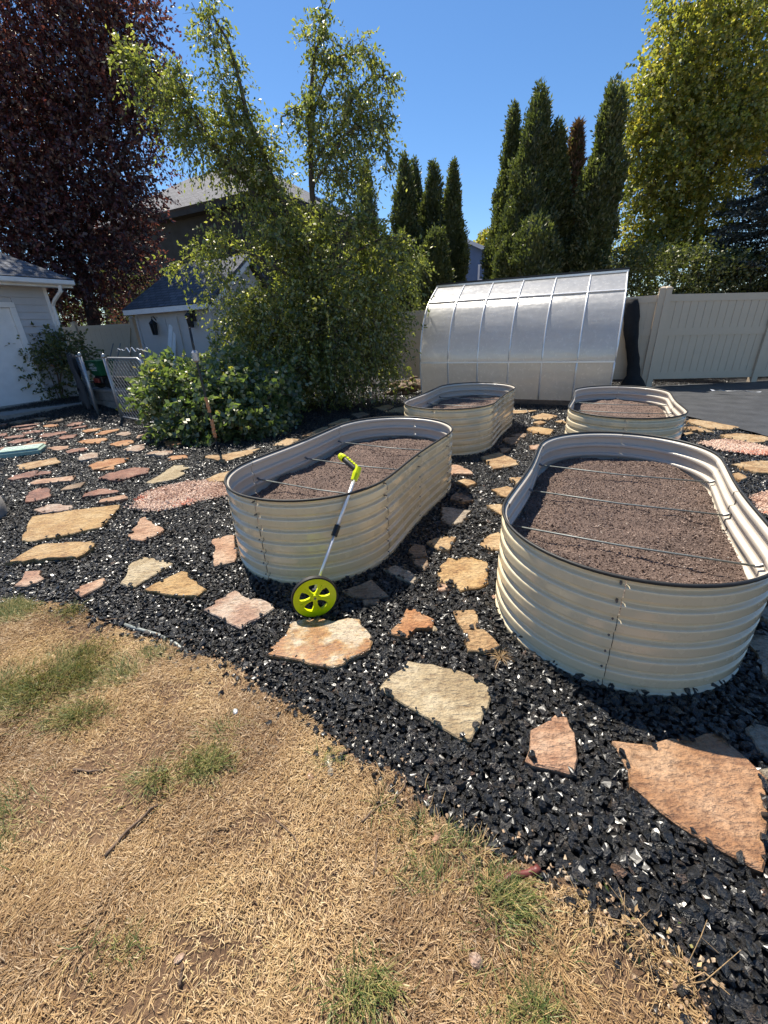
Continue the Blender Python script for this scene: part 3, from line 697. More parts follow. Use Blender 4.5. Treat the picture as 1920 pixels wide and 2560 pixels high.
# ------------------------------------------------------------------ measuring wheel leaning on the bed
gw = G(793, 1541); hubz = 0.137
rim2 = None
q = ray(879, 1233); zt = BEDS[1][0][2] + BH + 0.012; lean = q[:2] * ((zt - EYE) / q[2]); lean = np.array([lean[0], lean[1], zt])
hub = np.array([gw[0], gw[1], hubz]); ax = lean - hub; ax /= np.linalg.norm(ax)
axle = np.array([0.30, -0.95, 0.04]); axle -= ax * (axle @ ax) * 0.0; axle /= np.linalg.norm(axle)
wroot = empty('measuring_wheel', hub, 0, 'lime green measuring wheel with aluminium handle leaning on the raised bed', 'measuring wheel')
upv = np.array([0, 0, 1.0]); upv -= axle * (upv @ axle); upv /= np.linalg.norm(upv); sid = np.cross(upv, axle)
RW = np.stack([sid, upv, axle], 1)                         # wheel frame: x sideways, y up, z along the axle towards the camera
def wv(a): return 0.85 * np.asarray(a, float) @ RW.T
def ring(mb, r0, r1, z0, z1, n=40):
    t = np.arange(n) * 2 * math.pi / n; c, s = np.cos(t), np.sin(t)
    V = np.concatenate([np.stack([r * c, r * s, np.full(n, z)], 1) for r, z in ((r0, z0), (r1, z0), (r1, z1), (r0, z1))])
    F = [(k * n + i, k * n + (i + 1) % n, ((k + 1) % 4) * n + (i + 1) % n, ((k + 1) % 4) * n + i) for k in range(4) for i in range(n)]
    mb.add(wv(V), F)
ty = MB(); ring(ty, 0.145, 0.156, -0.017, 0.014, 48); ty.build('tyre', MAT['rubber'], wroot, auto=0.6)
w = MB(); ring(w, 0.104, 0.146, -0.012, 0.013, 48); ring(w, 0.132, 0.1455, -0.015, 0.0165, 48); ring(w, 0.006, 0.026, -0.018, 0.018, 24)
for k in range(5):
    t = math.radians(-90 + 72 * k)                         # five spokes, widening at both ends, each with a raised rib
    c, s = math.cos(t), math.sin(t); d = np.array([c, s, 0]); e = np.array([-s, c, 0])
    pl = [(0.020, 0.015), (0.042, 0.0135), (0.068, 0.0155), (0.090, 0.026), (0.112, 0.047)]
    V = []; 
    for z in (-0.009, 0.009):
        for r, hw_ in pl: V += [d * r + e * hw_ + [0, 0, z], d * r - e * hw_ + [0, 0, z]]
    m = len(pl); F = []
    for i in range(m - 1):
        a = 2 * i; F += [(a, a + 1, a + 3, a + 2), (2 * m + a, 2 * m + a + 2, 2 * m + a + 3, 2 * m + a + 1), (a, a + 2, 2 * m + a + 2, 2 * m + a), (a + 1, 2 * m + a + 1, 2 * m + a + 3, a + 3)]
    w.add(wv(V), F); w.add(wv(np.array([d * 0.02 + e * 0.003 + [0, 0, .009], d * 0.02 - e * .003 + [0, 0, .009], d * .108 - e * .003 + [0, 0, .009], d * .108 + e * .003 + [0, 0, .009],
        d * 0.02 + e * 0.002 + [0, 0, .014], d * 0.02 - e * .002 + [0, 0, .014], d * .108 - e * .002 + [0, 0, .014], d * .108 + e * .002 + [0, 0, .014]])), [(4, 5, 6, 7), (0, 1, 5, 4), (1, 2, 6, 5), (2, 3, 7, 6), (3, 0, 4, 7)])
w.build('wheel_disc', MAT['lime'], wroot)
MB().tube(wv([(0, 0, -0.05), (0, 0, 0.021)]), 0.007, 8).build('axle', MAT['steel_dark'], wroot)
back = -axle * 0.040
top = hub * 0 + ax * ((lean - hub) @ ax)
Ltot = 0.30
def along(t): return back * (1 - 0.0 * t) + ax * t
dl = (lean - hub) @ ax
MB().box(wv((0.02, -0.005, -0.042)), (0.05, 0.07, 0.03), R=RW).build('counter_housing', MAT['black'], wroot, bevel=0.006)
mid = dl * 0.60
MB().tube([along(0.02), along(mid)], 0.0088, 10).build('lower_tube', MAT['alu'], wroot, shade=True)
MB().tube([along(mid - 0.02), along(dl + 0.115)], 0.0112, 10).build('upper_tube', MAT['alu'], wroot, shade=True)
MB().tube([along(mid - 0.035), along(mid + 0.035)], 0.0195, 8).build('lock_collar', MAT['black'], wroot)
e0 = along(dl + 0.075); e1 = along(dl + 0.165)
MB().tube([e0, (e0 + e1) / 2, e1], [0.020, 0.024, 0.021], 10).build('handle_elbow', MAT['lime'], wroot, shade=False)
gdir = np.array([-0.62, 0.60, 0.42]); gdir /= np.linalg.norm(gdir); g0 = e1 - ax * 0.025; g1 = g0 + gdir * 0.14
gp = MB().tube([g0, g0 + gdir * 0.03, g0 + gdir * 0.06, g0 + gdir * 0.09, g1], [0.020, 0.017, 0.019, 0.017, 0.019], 10).build('grip', MAT['rubber'], wroot, shade=True)
for k in range(5):
    c = g0 + gdir * (0.03 + 0.021 * k) + np.array([0.012, 0.004, 0.014]); MB().box(c, (0.012, 0.016, 0.012), R=np.stack([gdir, np.cross(gdir, [0, 0, 1.0]) / np.linalg.norm(np.cross(gdir, [0, 0, 1.0])), np.cross(np.cross(gdir, [0, 0, 1.0]) / np.linalg.norm(np.cross(gdir, [0, 0, 1.0])), gdir)], 1)).build('grip_rib', MAT['lime'], gp)
MB().tube([g1 - gdir * 0.008, g1 + gdir * 0.012, g1 + gdir * 0.034], [0.024, 0.026, 0.018], 9).build('grip_cap', MAT['lime'], wroot)

# ------------------------------------------------------------------ greenhouse
ga = np.array([math.cos(math.radians(26)), -math.sin(math.radians(26))]); gf = np.array([ga[1], -ga[0]])   # along, towards the camera
GP0 = np.array([1.422, 10.296]); GL = 3.66
prof = [(0.0, 2.31), (0.20, 2.205), (0.42, 2.08), (0.62, 1.955), (0.70, 1.895), (0.78, 1.82), (0.87, 1.72), (0.96, 1.58), (1.04, 1.43), (1.10, 1.26), (1.145, 1.08), (1.165, 0.90), (1.165, 0.78), (1.15, 0.60), (1.12, 0.42), (1.085, 0.25), (1.05, 0.10)]
def gpt(t, d, z): p = GP0 + ga * t + gf * d; return (p[0], p[1], z)
gh = empty('greenhouse', (GP0[0] + ga[0] * GL / 2, GP0[1] + ga[1] * GL / 2, 0), 0, 'curved translucent polycarbonate greenhouse with aluminium ribs', 'greenhouse')
ginv = np.array(gh.location)
def roofuv(o, uv):
    at = o.data.attributes.new('roofuv', 'FLOAT_VECTOR', 'POINT'); at.data.foreach_set('vector', np.asarray(uv, np.float32).ravel())
arc = np.r_[0, np.cumsum(np.hypot(*np.diff(np.array(prof), axis=0).T))]
for sgn in (1, -1):
    for k in range(6):
        t0, t1 = GL * k / 6 + 0.012, GL * (k + 1) / 6 - 0.012
        V = []; uv = []; n = len(prof); bulge = rs.normal(0, 0.004)
        for t in (t0, (t0 + t1) / 2, t1):
            for i, (d, z) in enumerate(prof):
                db = bulge * math.sin(math.pi * i / (n - 1)) * (t == (t0 + t1) / 2); V.append(np.array(gpt(t, sgn * (d + db), z)) - ginv); uv.append((t, arc[i], 0))
        F = [(c * n + i, c * n + i + 1, (c + 1) * n + i + 1, (c + 1) * n + i) for c in range(2) for i in range(n - 1)]
        if sgn < 0: F = [f[::-1] for f in F]
        roofuv(MB().add(V, F).build('glazing_panel', MAT['poly'], gh, shade=True), uv)
for sgn in (1, -1):
    for k in range(7):
        t = GL * k / 6
        MB().tube([np.array(gpt(t, sgn * (d + 0.008), z + 0.006)) - ginv for d, z in prof], 0.015, 6).build('rib', MAT['alu'], gh, shade=True)
    for d, z in ((0.60, 1.955), (1.158, 0.80)):
        MB().bar(np.array(gpt(0, sgn * (d + 0.024), z + 0.012)) - ginv, np.array(gpt(GL, sgn * (d + 0.024), z + 0.012)) - ginv, 0.024, 0.02, up=(gf[0] * sgn * (0.5 if z > 1 else 1), gf[1] * sgn * (0.5 if z > 1 else 1), 0.85 if z > 1 else 0.02)).build('purlin', MAT['alu'], gh)
    MB().bar(np.array(gpt(0, sgn * 1.05, 0.045)) - ginv, np.array(gpt(GL, sgn * 1.05, 0.045)) - ginv, 0.045, 0.11).build('base_rail', MAT['wood'], gh)
MB().bar(np.array(gpt(-0.03, 0, 2.335)) - ginv, np.array(gpt(GL + 0.03, 0, 2.335)) - ginv, 0.09, 0.045).build('ridge_cap', MAT['black'], gh)
MB().bar(np.array(gpt(-0.02, 0.05, 2.300)) - ginv, np.array(gpt(GL + 0.02, 0.05, 2.300)) - ginv, 0.05, 0.035).build('ridge_beam', MAT['alu'], gh)
for t in (0.002, GL - 0.002):
    loop = [gpt(t, d - 0.01, z - 0.01) for d, z in prof] + [gpt(t, -d + 0.01, z - 0.01) for d, z in prof[:0:-1]]
    o = MB().add(np.array(loop) - ginv, [tuple(range(len(loop)))]).build('end_panel', MAT['poly'], gh); roofuv(o, np.array(loop))

# ------------------------------------------------------------------ vinyl fences
def vinyl_fence(label, pts, h=1.83, group='vinyl fence runs', zb=None, nb=14, post_h=0.10, gate=None):
    c = pts[0]; root = empty('vinyl_fence', (c[0], c[1], 0), 0, label, 'fence', group); o3 = np.array([c[0], c[1], 0])
    for i, p in enumerate(pts):
        z0 = float(gz(*p)) if zb is None else zb[i]
        d = np.array(pts[min(i + 1, len(pts) - 1)]) - np.array(pts[max(i - 1, 0)]); a = math.atan2(d[1], d[0])
        po = MB().box(np.array([p[0], p[1], z0 + (h + post_h) / 2 - 0.1]) - o3, (0.127, 0.127, h + post_h + 0.2), rz=a).build('post', MAT['vinyl'], root)
        MB().box(np.array([p[0], p[1], z0 + h + post_h + 0.0125]) - o3, (0.142, 0.142, 0.025), rz=a).box(np.array([p[0], p[1], z0 + h + post_h + 0.043]) - o3, (0.12, 0.12, 0.035), rz=a, taper=0.35).build('post_cap', MAT['vinyl'], po)
    for i in range(len(pts) - 1):
        p0 = np.array(pts[i]); p1 = np.array(pts[i + 1]); d = p1 - p0; L = np.linalg.norm(d); d /= L; nrm = np.array([d[1], -d[0]])
        za = float(gz(*p0)) if zb is None else zb[i]; zc = float(gz(*p1)) if zb is None else zb[i + 1]
        A = p0 + d * 0.064; B = p1 - d * 0.064
        for zr, hh in ((h - 0.07, 0.14), (h * 0.585, 0.15), (0.13, 0.15)):
            MB().bar(np.r_[A, za + zr] - o3, np.r_[B, zc + zr] - o3, 0.05, hh).build('rail', MAT['vinyl'], root)
        LL = np.linalg.norm(B - A); w = LL / nb
        MB().bar(np.r_[A, za + h * 0.5] - o3, np.r_[B, zc + h * 0.5] - o3, 0.007, h - 0.12).build('backing_sheet', MAT['vinyl'], root)
        for k in range(nb):
            t = (k + 0.5) / nb; c2 = A + (B - A) * t; zz = za + (zc - za) * t
            MB().box(np.r_[c2, zz + h * 0.5] - o3, (w - 0.011, 0.022 + 0.002 * (k % 2), h - 0.10), rz=math.atan2(d[1], d[0])).build('board', MAT['vinyl'], root)
    return root
PA = (6.28, 9.85)
vinyl_fence('tan vinyl privacy fence standing behind the black fabric at right', [PA, (8.72, 9.85), (11.16, 9.85)], 1.80, zb=[0.13, 0.08, 0.05])
bl = [(PA[0] - 0.9 * 2.44 * k, PA[1] + 0.436 * 2.44 * k) for k in range(1, 5)]
vinyl_fence('tan vinyl privacy fence running behind the greenhouse and the pear tree', [(PA[0] - 0.08, PA[1] + 0.04)] + bl, 1.80, zb=[0.13, 0.10, 0.10, 0.12, 0.15])

# black fabric strip hanging over the fence next to the greenhouse
hb = np.array([5.45, 9.86]); V = []; 
ft = P(1578, 747, 10.12); fb = P(1583, 965, 9.80)
rows = 16; colsN = 7
for i in range(rows):
    t = i / (rows - 1); c = ft * (1 - t) + fb * t; c = c.copy(); c[2] = 1.88 * (1 - t) + 0.03 * t + 0.06 * t * (1 - t)
    wdt = 0.165 + 0.02 * math.sin(7 * t) + 0.012 * rs.normal() + 0.13 * max(0, t - 0.86) / 0.14
    for k in range(colsN):
        s = k / (colsN - 1) * 2 - 1; V.append((c[0] + s * wdt + 0.02 * math.sin(9 * t + 1), c[1] - 0.14 * (1 - s * s) * (0.8 + 0.3 * math.sin(5 * t)) - (0.16 * max(0, t - 0.86) / 0.14) * (1 - s * s) + rs.normal(0, 0.008), c[2] + rs.normal(0, 0.004)))
F = [(i * colsN + k, (i + 1) * colsN + k, (i + 1) * colsN + k + 1, i * colsN + k + 1) for i in range(rows - 1) for k in range(colsN - 1)]
hang = MB().add(V, F).build('fabric_drape', MAT['fabricroll'], shade=True, label='black fabric strip draped over the fence beside the greenhouse', cat='fabric')
md = hang.modifiers.new('thick', 'SOLIDIFY'); md.thickness = 0.012
# scrap of white film on the fabric
sp = G(1835, 981, 0.07)
V = []
for i in range(8):
    t = i / 7; V += [(sp[0] - 0.30 + 0.6 * t, sp[1] + 0.25 - 0.5 * t + rs.normal(0, 0.02), 0.085 + rs.uniform(0, 0.03)), (sp[0] - 0.28 + 0.6 * t, sp[1] + 0.17 - 0.42 * t + rs.normal(0, 0.03), 0.08 + rs.uniform(0, 0.035))]
MB().add(V, [(2 * i, 2 * i + 1, 2 * i + 3, 2 * i + 2) for i in range(7)]).build('plastic_scrap', MAT['scrap'], label='crumpled white plastic scrap lying on the black fabric', cat='plastic scrap').modifiers.new('thick', 'SOLIDIFY').thickness = 0.003
# ------------------------------------------------------------------ buildings
UA = np.array([math.cos(math.radians(28)), -math.sin(math.radians(28))])     # yard axis across (to the right, nearer)
UB = np.array([math.sin(math.radians(28)), math.cos(math.radians(28))])      # yard axis away
class Frame:
    """local frame: x along a, y away along b, z up, origin on the ground"""
    def __init__(s, o, z=0.0, a=UA, b=UB): s.o = np.array(o, float); s.z = z; s.a = a; s.b = b
    def __call__(s, x, y, z): p = s.o + s.a * x + s.b * y; return np.array([p[0], p[1], s.z + z])
def slab(mb, fr, x0, x1, y0, y1, z0, z1):
    v = [fr(x, y, z) for z in (z0, z1) for x, y in ((x0, y0), (x1, y0), (x1, y1), (x0, y1))]
    return mb.add(v, [(0, 3, 2, 1), (4, 5, 6, 7), (0, 1, 5, 4), (1, 2, 6, 5), (2, 3, 7, 6), (3, 0, 4, 7)])
def rel(o, root):
    """world-built mesh under a root that stands elsewhere"""
    o.matrix_parent_inverse = Matrix.Translation(-Vector(root.location)); return o
def roofplane(name, fr, quad, mat, root, th=0.06, kids=None):
    """quad in local (x, y, z): eave left, eave right, ridge right, ridge left"""
    q = [fr(*p) for p in quad]; e = q[1] - q[0]; L = np.linalg.norm(e); e = e / L
    nrm = np.cross(q[1] - q[0], q[3] - q[0]); nrm /= np.linalg.norm(nrm); u2 = np.cross(nrm, e)
    lo = [p - nrm * th for p in q]
    o = MB().add(q + lo, [(0, 1, 2, 3), (7, 6, 5, 4), (0, 4, 5, 1), (1, 5, 6, 2), (2, 6, 7, 3), (3, 7, 4, 0)]).build(name, mat, root)
    roofuv(o, [((p - q[0]) @ e, (p - q[0]) @ u2, 0) for p in q + lo]); return rel(o, root)

# white garage at the left edge: wall runs along the away axis, door in it
D0 = np.array([-8.245, 10.478]); GZ = 0.215
FG = Frame(D0, GZ, UB, -UA)                                # x away along the wall, y out of the wall to the left (inside)
gar = empty('garage', (D0[0], D0[1], GZ), 0, 'white sided garage with a panelled side door at the left edge', 'garage')
xr = 0.85                                                  # corner, to the right of the door
k = 0; z = 0.0; eave = 2.52
while z < eave - 0.02:
    z1 = min(z + 0.152, eave)
    for (xa, xb) in (((0.10, xr - 0.05),) if z < 2.16 else ((-4.5, xr - 0.05),)):
        v = [FG(xa, -0.026, z), FG(xb, -0.026, z), FG(xb, -0.005, z1 + 0.006), FG(xa, -0.005, z1 + 0.006), FG(xa, 0.03, z), FG(xb, 0.03, z), FG(xb, 0.03, z1 + 0.006), FG(xa, 0.03, z1 + 0.006)]
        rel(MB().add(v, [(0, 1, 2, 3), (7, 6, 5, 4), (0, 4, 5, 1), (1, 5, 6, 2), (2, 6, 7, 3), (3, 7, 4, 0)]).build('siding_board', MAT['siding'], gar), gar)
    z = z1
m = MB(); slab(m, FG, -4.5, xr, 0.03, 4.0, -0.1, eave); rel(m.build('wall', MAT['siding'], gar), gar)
m = MB(); slab(m, FG, xr - 0.05, xr + 0.025, -0.028, 0.06, 0, eave); rel(m.build('corner_board', MAT['white'], gar), gar)
m = MB(); slab(m, FG, 0.0, 0.11, -0.045, 0.02, 0, 2.06); rel(m.build('door_trim', MAT['white'], gar), gar)
m = MB(); slab(m, FG, -1.03, 0.11, -0.045, 0.02, 2.063, 2.17); rel(m.build('door_trim', MAT['white'], gar), gar)
m = MB(); slab(m, FG, -1.03, -0.92, -0.045, 0.02, 0, 2.06); rel(m.build('door_trim', MAT['white'], gar), gar)
m = MB(); slab(m, FG, -0.912, -0.008, 0.004, 0.028, 0.02, 2.050); door = rel(m.build('door', MAT['white'], gar), gar)
for px0, px1, pz0, pz1 in ((-0.80, -0.51, 0.22, 0.85), (-0.41, -0.12, 0.22, 0.85), (-0.80, -0.51, 0.98, 1.58), (-0.41, -0.12, 0.98, 1.58), (-0.80, -0.51, 1.68, 1.93), (-0.41, -0.12, 1.68, 1.93)):
    m = MB(); w_ = 0.028
    slab(m, FG, px0, px1, -0.012, 0.004, pz0, pz0 + w_); slab(m, FG, px0, px1, -0.012, 0.004, pz1 - w_, pz1)
    slab(m, FG, px0, px0 + w_, -0.012, 0.004, pz0 + w_, pz1 - w_); slab(m, FG, px1 - w_, px1, -0.012, 0.004, pz0 + w_, pz1 - w_)
    slab(m, FG, px0 + 0.06, px1 - 0.06, -0.010, 0.004, pz0 + 0.06, pz1 - 0.06)
    o = m.build('door_panel', MAT['white'], door); o.matrix_parent_inverse = Matrix.Translation(-Vector(gar.location))
m = MB(); slab(m, FG, -1.05, 0.12, -0.10, -0.03, -0.06, 0.018); rel(m.build('door_sill', MAT['galv'], gar), gar)
m = MB(); slab(m, FG, -4.8, xr + 0.42, -0.42, 0.0, eave - 0.02, eave + 0.02); rel(m.build('soffit', MAT['white'], gar), gar)
m = MB(); slab(m, FG, -4.8, xr + 0.42, -0.44, -0.42, eave - 0.04, eave + 0.13); rel(m.build('fascia', MAT['white'], gar), gar)
m = MB(); slab(m, FG, -4.8, xr + 0.44, -0.56, -0.445, eave + 0.01, eave + 0.125); rel(m.build('gutter', MAT['white'], gar, bevel=0.02), gar)
pts = [FG(xr + 0.10, -0.50, eave + 0.01), FG(xr + 0.10, -0.47, eave - 0.12), FG(xr + 0.04, -0.20, eave - 0.30), FG(xr + 0.02, -0.09, eave - 0.42), FG(xr + 0.02, -0.085, 1.2), FG(xr + 0.02, -0.085, 0.1)]
rel(MB().tube(pts, 0.042, 6).build('downspout', MAT['white'], gar), gar)
ov = 0.56
roofplane('roof', FG, [(-4.9, -ov, eave + 0.13), (xr + 0.46, -ov, eave + 0.13), (xr - 2.0, 2.4, eave + 1.75), (-4.9, 2.4, eave + 1.75)], MAT['shingle2'], gar)
roofplane('roof', FG, [(xr + 0.46, -ov, eave + 0.13), (xr + 0.46, 5.4, eave + 0.13), (xr - 2.0, 2.6, eave + 1.75), (xr - 2.0, 2.4, eave + 1.75)], MAT['shingle2'], gar)
m = MB(); slab(m, FG, -1.3, 0.6, -1.1, -0.05, -0.35, -0.05); m.build('door_stoop', MAT['concrete'], None, kind='structure')

# garden shed with double doors
S0 = P(340, 800, 14.4)[:2]; SZ = 0.27
FS = Frame(S0, SZ)
shed = empty('garden_shed', (S0[0], S0[1], SZ), 0, 'small grey garden shed with double doors and a dark shingle roof behind the brambles', 'shed')
SW, SD, SE = 3.35, 2.6, 1.98
m = MB(); slab(m, FS, 0, SW, 0, SD, -0.1, SE); m.add([FS(SW, 0, SE), FS(SW, SD, SE), FS(SW, SD * 0.62, SE + 1.32), FS(SW - 0.04, 0, SE), FS(SW - 0.04, SD, SE), FS(SW - 0.04, SD * 0.62, SE + 1.32), FS(0, 0, SE), FS(0, SD, SE), FS(0, SD * .62, SE + 1.32)], [(0, 1, 2), (5, 4, 3), (6, 8, 7)])
rel(m.build('wall', MAT['shedwall'], shed), shed)
for x0, x1 in ((0.0, 0.09), (SW - 0.09, SW)):
    m = MB(); slab(m, FS, x0, x1, -0.022, -0.002, 0, SE - 0.1); rel(m.build('corner_board', MAT['shedwall'], shed), shed)
m = MB(); slab(m, FS, -0.18, SW + 0.2, -0.24, -0.20, SE - 0.06, SE + 0.08); rel(m.build('fascia', MAT['white'], shed), shed)
roofplane('roof', FS, [(-0.2, -0.25, SE + 0.09), (SW + 0.22, -0.25, SE + 0.09), (SW + 0.22, SD * 0.62, SE + 1.40), (-0.2 + 0.6, SD * 0.62, SE + 1.40)], MAT['shingle2'], shed)
roofplane('roof', FS, [(SW + 0.22, SD + 0.2, SE + 0.3), (-0.2, SD + 0.2, SE + 0.3), (-0.2 + 0.6, SD * 0.62, SE + 1.40), (SW + 0.22, SD * 0.62, SE + 1.40)], MAT['shingle2'], shed)
for y0, y1, z0, z1 in ((-0.25, SD * 0.62, SE - 0.02, SE + 1.3),):
    v = [FS(SW + 0.20, y0, z0), FS(SW + 0.20, y1, z1), FS(SW + 0.20, y1, z1 - 0.14), FS(SW + 0.20, y0, z0 - 0.14), FS(SW + 0.23, y0, z0), FS(SW + 0.23, y1, z1), FS(SW + 0.23, y1, z1 - 0.14), FS(SW + 0.23, y0, z0 - 0.14)]
    rel(MB().add(v, [(0, 1, 2, 3), (7, 6, 5, 4), (0, 4, 5, 1), (1, 5, 6, 2), (2, 6, 7, 3), (3, 7, 4, 0)]).build('rake_board', MAT['white'], shed), shed)
for x0 in (0.92, 1.44):
    m = MB(); slab(m, FS, x0, x0 + 0.50, -0.045, -0.004, 0.06, 1.80); d = rel(m.build('door', MAT['shedwall'], shed), shed)
    for zz0, zz1 in ((0.15, 0.85), (0.95, 1.70)):
        m = MB(); w_ = 0.05
        slab(m, FS, x0 + 0.05, x0 + 0.45, -0.075, -0.045, zz0, zz0 + w_); slab(m, FS, x0 + 0.05, x0 + 0.45, -0.075, -0.045, zz1 - w_, zz1)
        slab(m, FS, x0 + 0.05, x0 + 0.10, -0.075, -0.045, zz0 + w_, zz1 - w_); slab(m, FS, x0 + 0.40, x0 + 0.45, -0.075, -0.045, zz0 + w_, zz1 - w_)
        o = m.build('door_panel', MAT['shedwall'], d); o.matrix_parent_inverse = Matrix.Translation(-Vector(shed.location))
def lantern(px, label):
    fx = None
    q = ray(*px); n2 = np.r_[UB, 0]; t = ((FS(0, 0, 0) - [0, 0, EYE]) @ n2) / (q @ n2); c = q * t + [0, 0, EYE]
    back = np.r_[UB, 0]; lr = empty('wall_lantern', c, 0, label, 'lantern', 'black wall lanterns on the shed'); lr.scale = (1.22, 1.22, 1.22)
    MB().box(-back * 0.015 + [0, 0, 0.06], (0.11, 0.03, 0.26), rz=-math.radians(28)).build('mount_plate', MAT['black'], lr, bevel=0.008)
    out = -back * 0.15
    MB().tube([-back * 0.03 + [0, 0, 0.12], -back * 0.09 + [0, 0, 0.21], out + [0, 0, 0.20], out + [0, 0, 0.12]], 0.013, 6).build('bracket_arm', MAT['black'], lr)
    MB().lathe([(0.012, 0.17), (0.03, 0.13), (0.10, 0.07), (0.105, 0.05)], 6, out).build('lantern_roof', MAT['black'], lr)
    MB().lathe([(0.082, 0.05), (0.055, -0.19)], 6, out).build('glass_body', MAT['darkglass'], lr)
    cg = MB()
    for k in range(6):
        t = k * math.pi / 3; cg.tube([out + [0.088 * math.cos(t), 0.088 * math.sin(t), 0.05], out + [0.06 * math.cos(t), 0.06 * math.sin(t), -0.19]], 0.007, 4)
    cg.lathe([(0.062, -0.205), (0.062, -0.185)], 6, out); cg.build('cage', MAT['black'], lr)
lantern((397, 815), 'black wall lantern left of the shed doors')
lantern((487, 795), 'black wall lantern right of the shed doors')
# two white boards leaning on the shed
for (a, b, lab) in (((404, 893), (428, 812), 'longer weathered white board leaning on the shed doors, left of the pair'), ((418, 893), (436, 816), 'shorter weathered white board leaning on the shed doors, right of the pair')):
    p1 = P(*b, 14.4 - 1.35 * 0.469 - 0.15); p0 = P(*a, 13.35); p0[2] = float(gz(p0[0], p0[1])); d = p1 - p0; 
    rb = MB().bar((0, 0, 0), d, 0.13, 0.035, up=(0.3, 1, 0.2)).build('white_board', MAT['white'], label=lab, cat='board', group='white boards leaning on the shed'); rb.location = p0
# charcoal neighbour house with a grey hip roof
C0 = P(664, 468, 21.0); FH = Frame(C0[:2], 0.0)
hz = C0[2]
hou = empty('neighbour_house', (C0[0], C0[1], 0), 0, 'charcoal two storey house with a grey hip roof behind the pear tree', 'house')
m = MB(); slab(m, FH, -14, -0.5, 0.5, 9.5, -0.3, hz - 0.1); rel(m.build('wall', MAT['charcoal'], hou), hou)
m = MB(); slab(m, FH, -14.5, 0.0, 0.0, 10.0, hz - 0.30, hz - 0.02); rel(m.build('eave_board', MAT['charcoal'], hou), hou)
rise = 2.9
roofplane('roof', FH, [(-14.6, -0.05, hz), (0.05, -0.05, hz), (-5.0, 5.0, hz + rise), (-9.6, 5.0, hz + rise)], MAT['shingle'], hou, 0.1)
roofplane('roof', FH, [(0.05, -0.05, hz), (0.05, 10.05, hz), (-5.0, 5.0, hz + rise), (-5.0, 5.0, hz + rise)], MAT['shingle'], hou, 0.1)
roofplane('roof', FH, [(0.05, 10.05, hz), (-14.6, 10.05, hz), (-9.6, 5.0, hz + rise), (-5.0, 5.0, hz + rise)], MAT['shingle'], hou, 0.1)
roofplane('roof', FH, [(-14.6, 10.05, hz), (-14.6, -0.05, hz), (-9.6, 5.0, hz + rise), (-9.6, 5.0, hz + rise)], MAT['shingle'], hou, 0.1)
sk = [FH(-0.6, 5.6, hz + 0.42), FH(-0.6, 6.9, hz + 0.42), FH(-1.6, 6.9, hz + 0.99), FH(-1.6, 5.6, hz + 0.99)]
up_ = np.array([0, 0, 0.12])
rel(MB().add(sk + [p + up_ for p in sk], [(4, 5, 6, 7), (0, 1, 5, 4), (1, 2, 6, 5), (2, 3, 7, 6), (3, 0, 4, 7)]).build('skylight', MAT['paneglass'], hou), hou)
# lower wing to the right
m = MB(); slab(m, FH, -0.5, 1.6, 3.0, 12, -0.3, hz - 1.0); rel(m.build('wing_wall', MAT['charcoal'], hou), hou)
# blue house far behind the cedars
B0 = P(1168, 597, 33.0); FB = Frame(B0[:2], 0.0)
blu = empty('blue_house', (B0[0], B0[1], 0), 0, 'blue house with white trim seen in the gap between the cedar groups', 'house')
bh = B0[2]
pk = P(1100, 560, 33.0)
xl = -3.0; 
rt = P(1224, 622, 32.6); xr_ = float((rt[:2] - FB.o) @ UA); 
m = MB()
v = [FB(xl, 0, -0.3), FB(xr_ + 2.0, 0, -0.3), FB(xr_ + 2.0, 0, rt[2] - (bh - rt[2]) / xr_ * 2.0), FB(0, 0, bh - 0.08), FB(xl, 0, bh - 0.08 + (bh - rt[2]) / xr_ * 3.0)]
v2 = [p + np.r_[UB * 8, 0] for p in v]
m.add(v + v2, [(0, 1, 2, 3, 4), (9, 8, 7, 6, 5), (0, 5, 6, 1), (1, 6, 7, 2), (4, 9, 5, 0)]); rel(m.build('wall', MAT['bluewall'], blu), blu)
sl = (bh - rt[2]) / xr_
q0 = FB(xl, -0.35, bh + sl * 3.0); q1 = FB(xr_ + 2.3, -0.35, bh - sl * (xr_ + 2.3)); 
roofplane('roof', FB, [(xr_ + 2.3, -0.35, bh - sl * (xr_ + 2.3)), (xr_ + 2.3, 8.2, bh - sl * (xr_ + 2.3)), (xl, 8.2, bh + sl * 3.0), (xl, -0.35, bh + sl * 3.0)], MAT['shingle'], blu, 0.08)
rel(MB().bar(q0 - [0, 0, 0.12], q1 - [0, 0, 0.12], 0.05, 0.22).build('rake_board', MAT['white'], blu), blu)
n2 = np.r_[UB, 0]
def onwall(u, v):
    q = ray(u, v); t = ((FB(0, 0, 0) - [0, 0, EYE]) @ n2) / (q @ n2); return q * t + [0, 0, EYE]
w0 = onwall(1194, 703); w1 = onwall(1228, 658); xa = (w0[:2] - FB.o) @ UA; xb = (w1[:2] - FB.o) @ UA; za, zb_ = w0[2], w1[2]
m = MB(); slab(m, FB, xa, xa + 0.12, -0.06, 0.0, za, zb_); slab(m, FB, xb - 0.12, xb, -0.06, 0.0, za, zb_); slab(m, FB, xa + .12, xb - .12, -0.06, 0.0, za, za + 0.12); slab(m, FB, xa + .12, xb - .12, -0.06, 0.0, zb_ - 0.12, zb_)
wf = rel(m.build('window', MAT['white'], blu), blu)
m = MB(); slab(m, FB, xa + 0.12, xb - 0.12, -0.03, -0.005, za + 0.12, zb_ - 0.12); o = m.build('pane', MAT['paneglass'], wf); o.matrix_parent_inverse = Matrix.Translation(-Vector(blu.location))

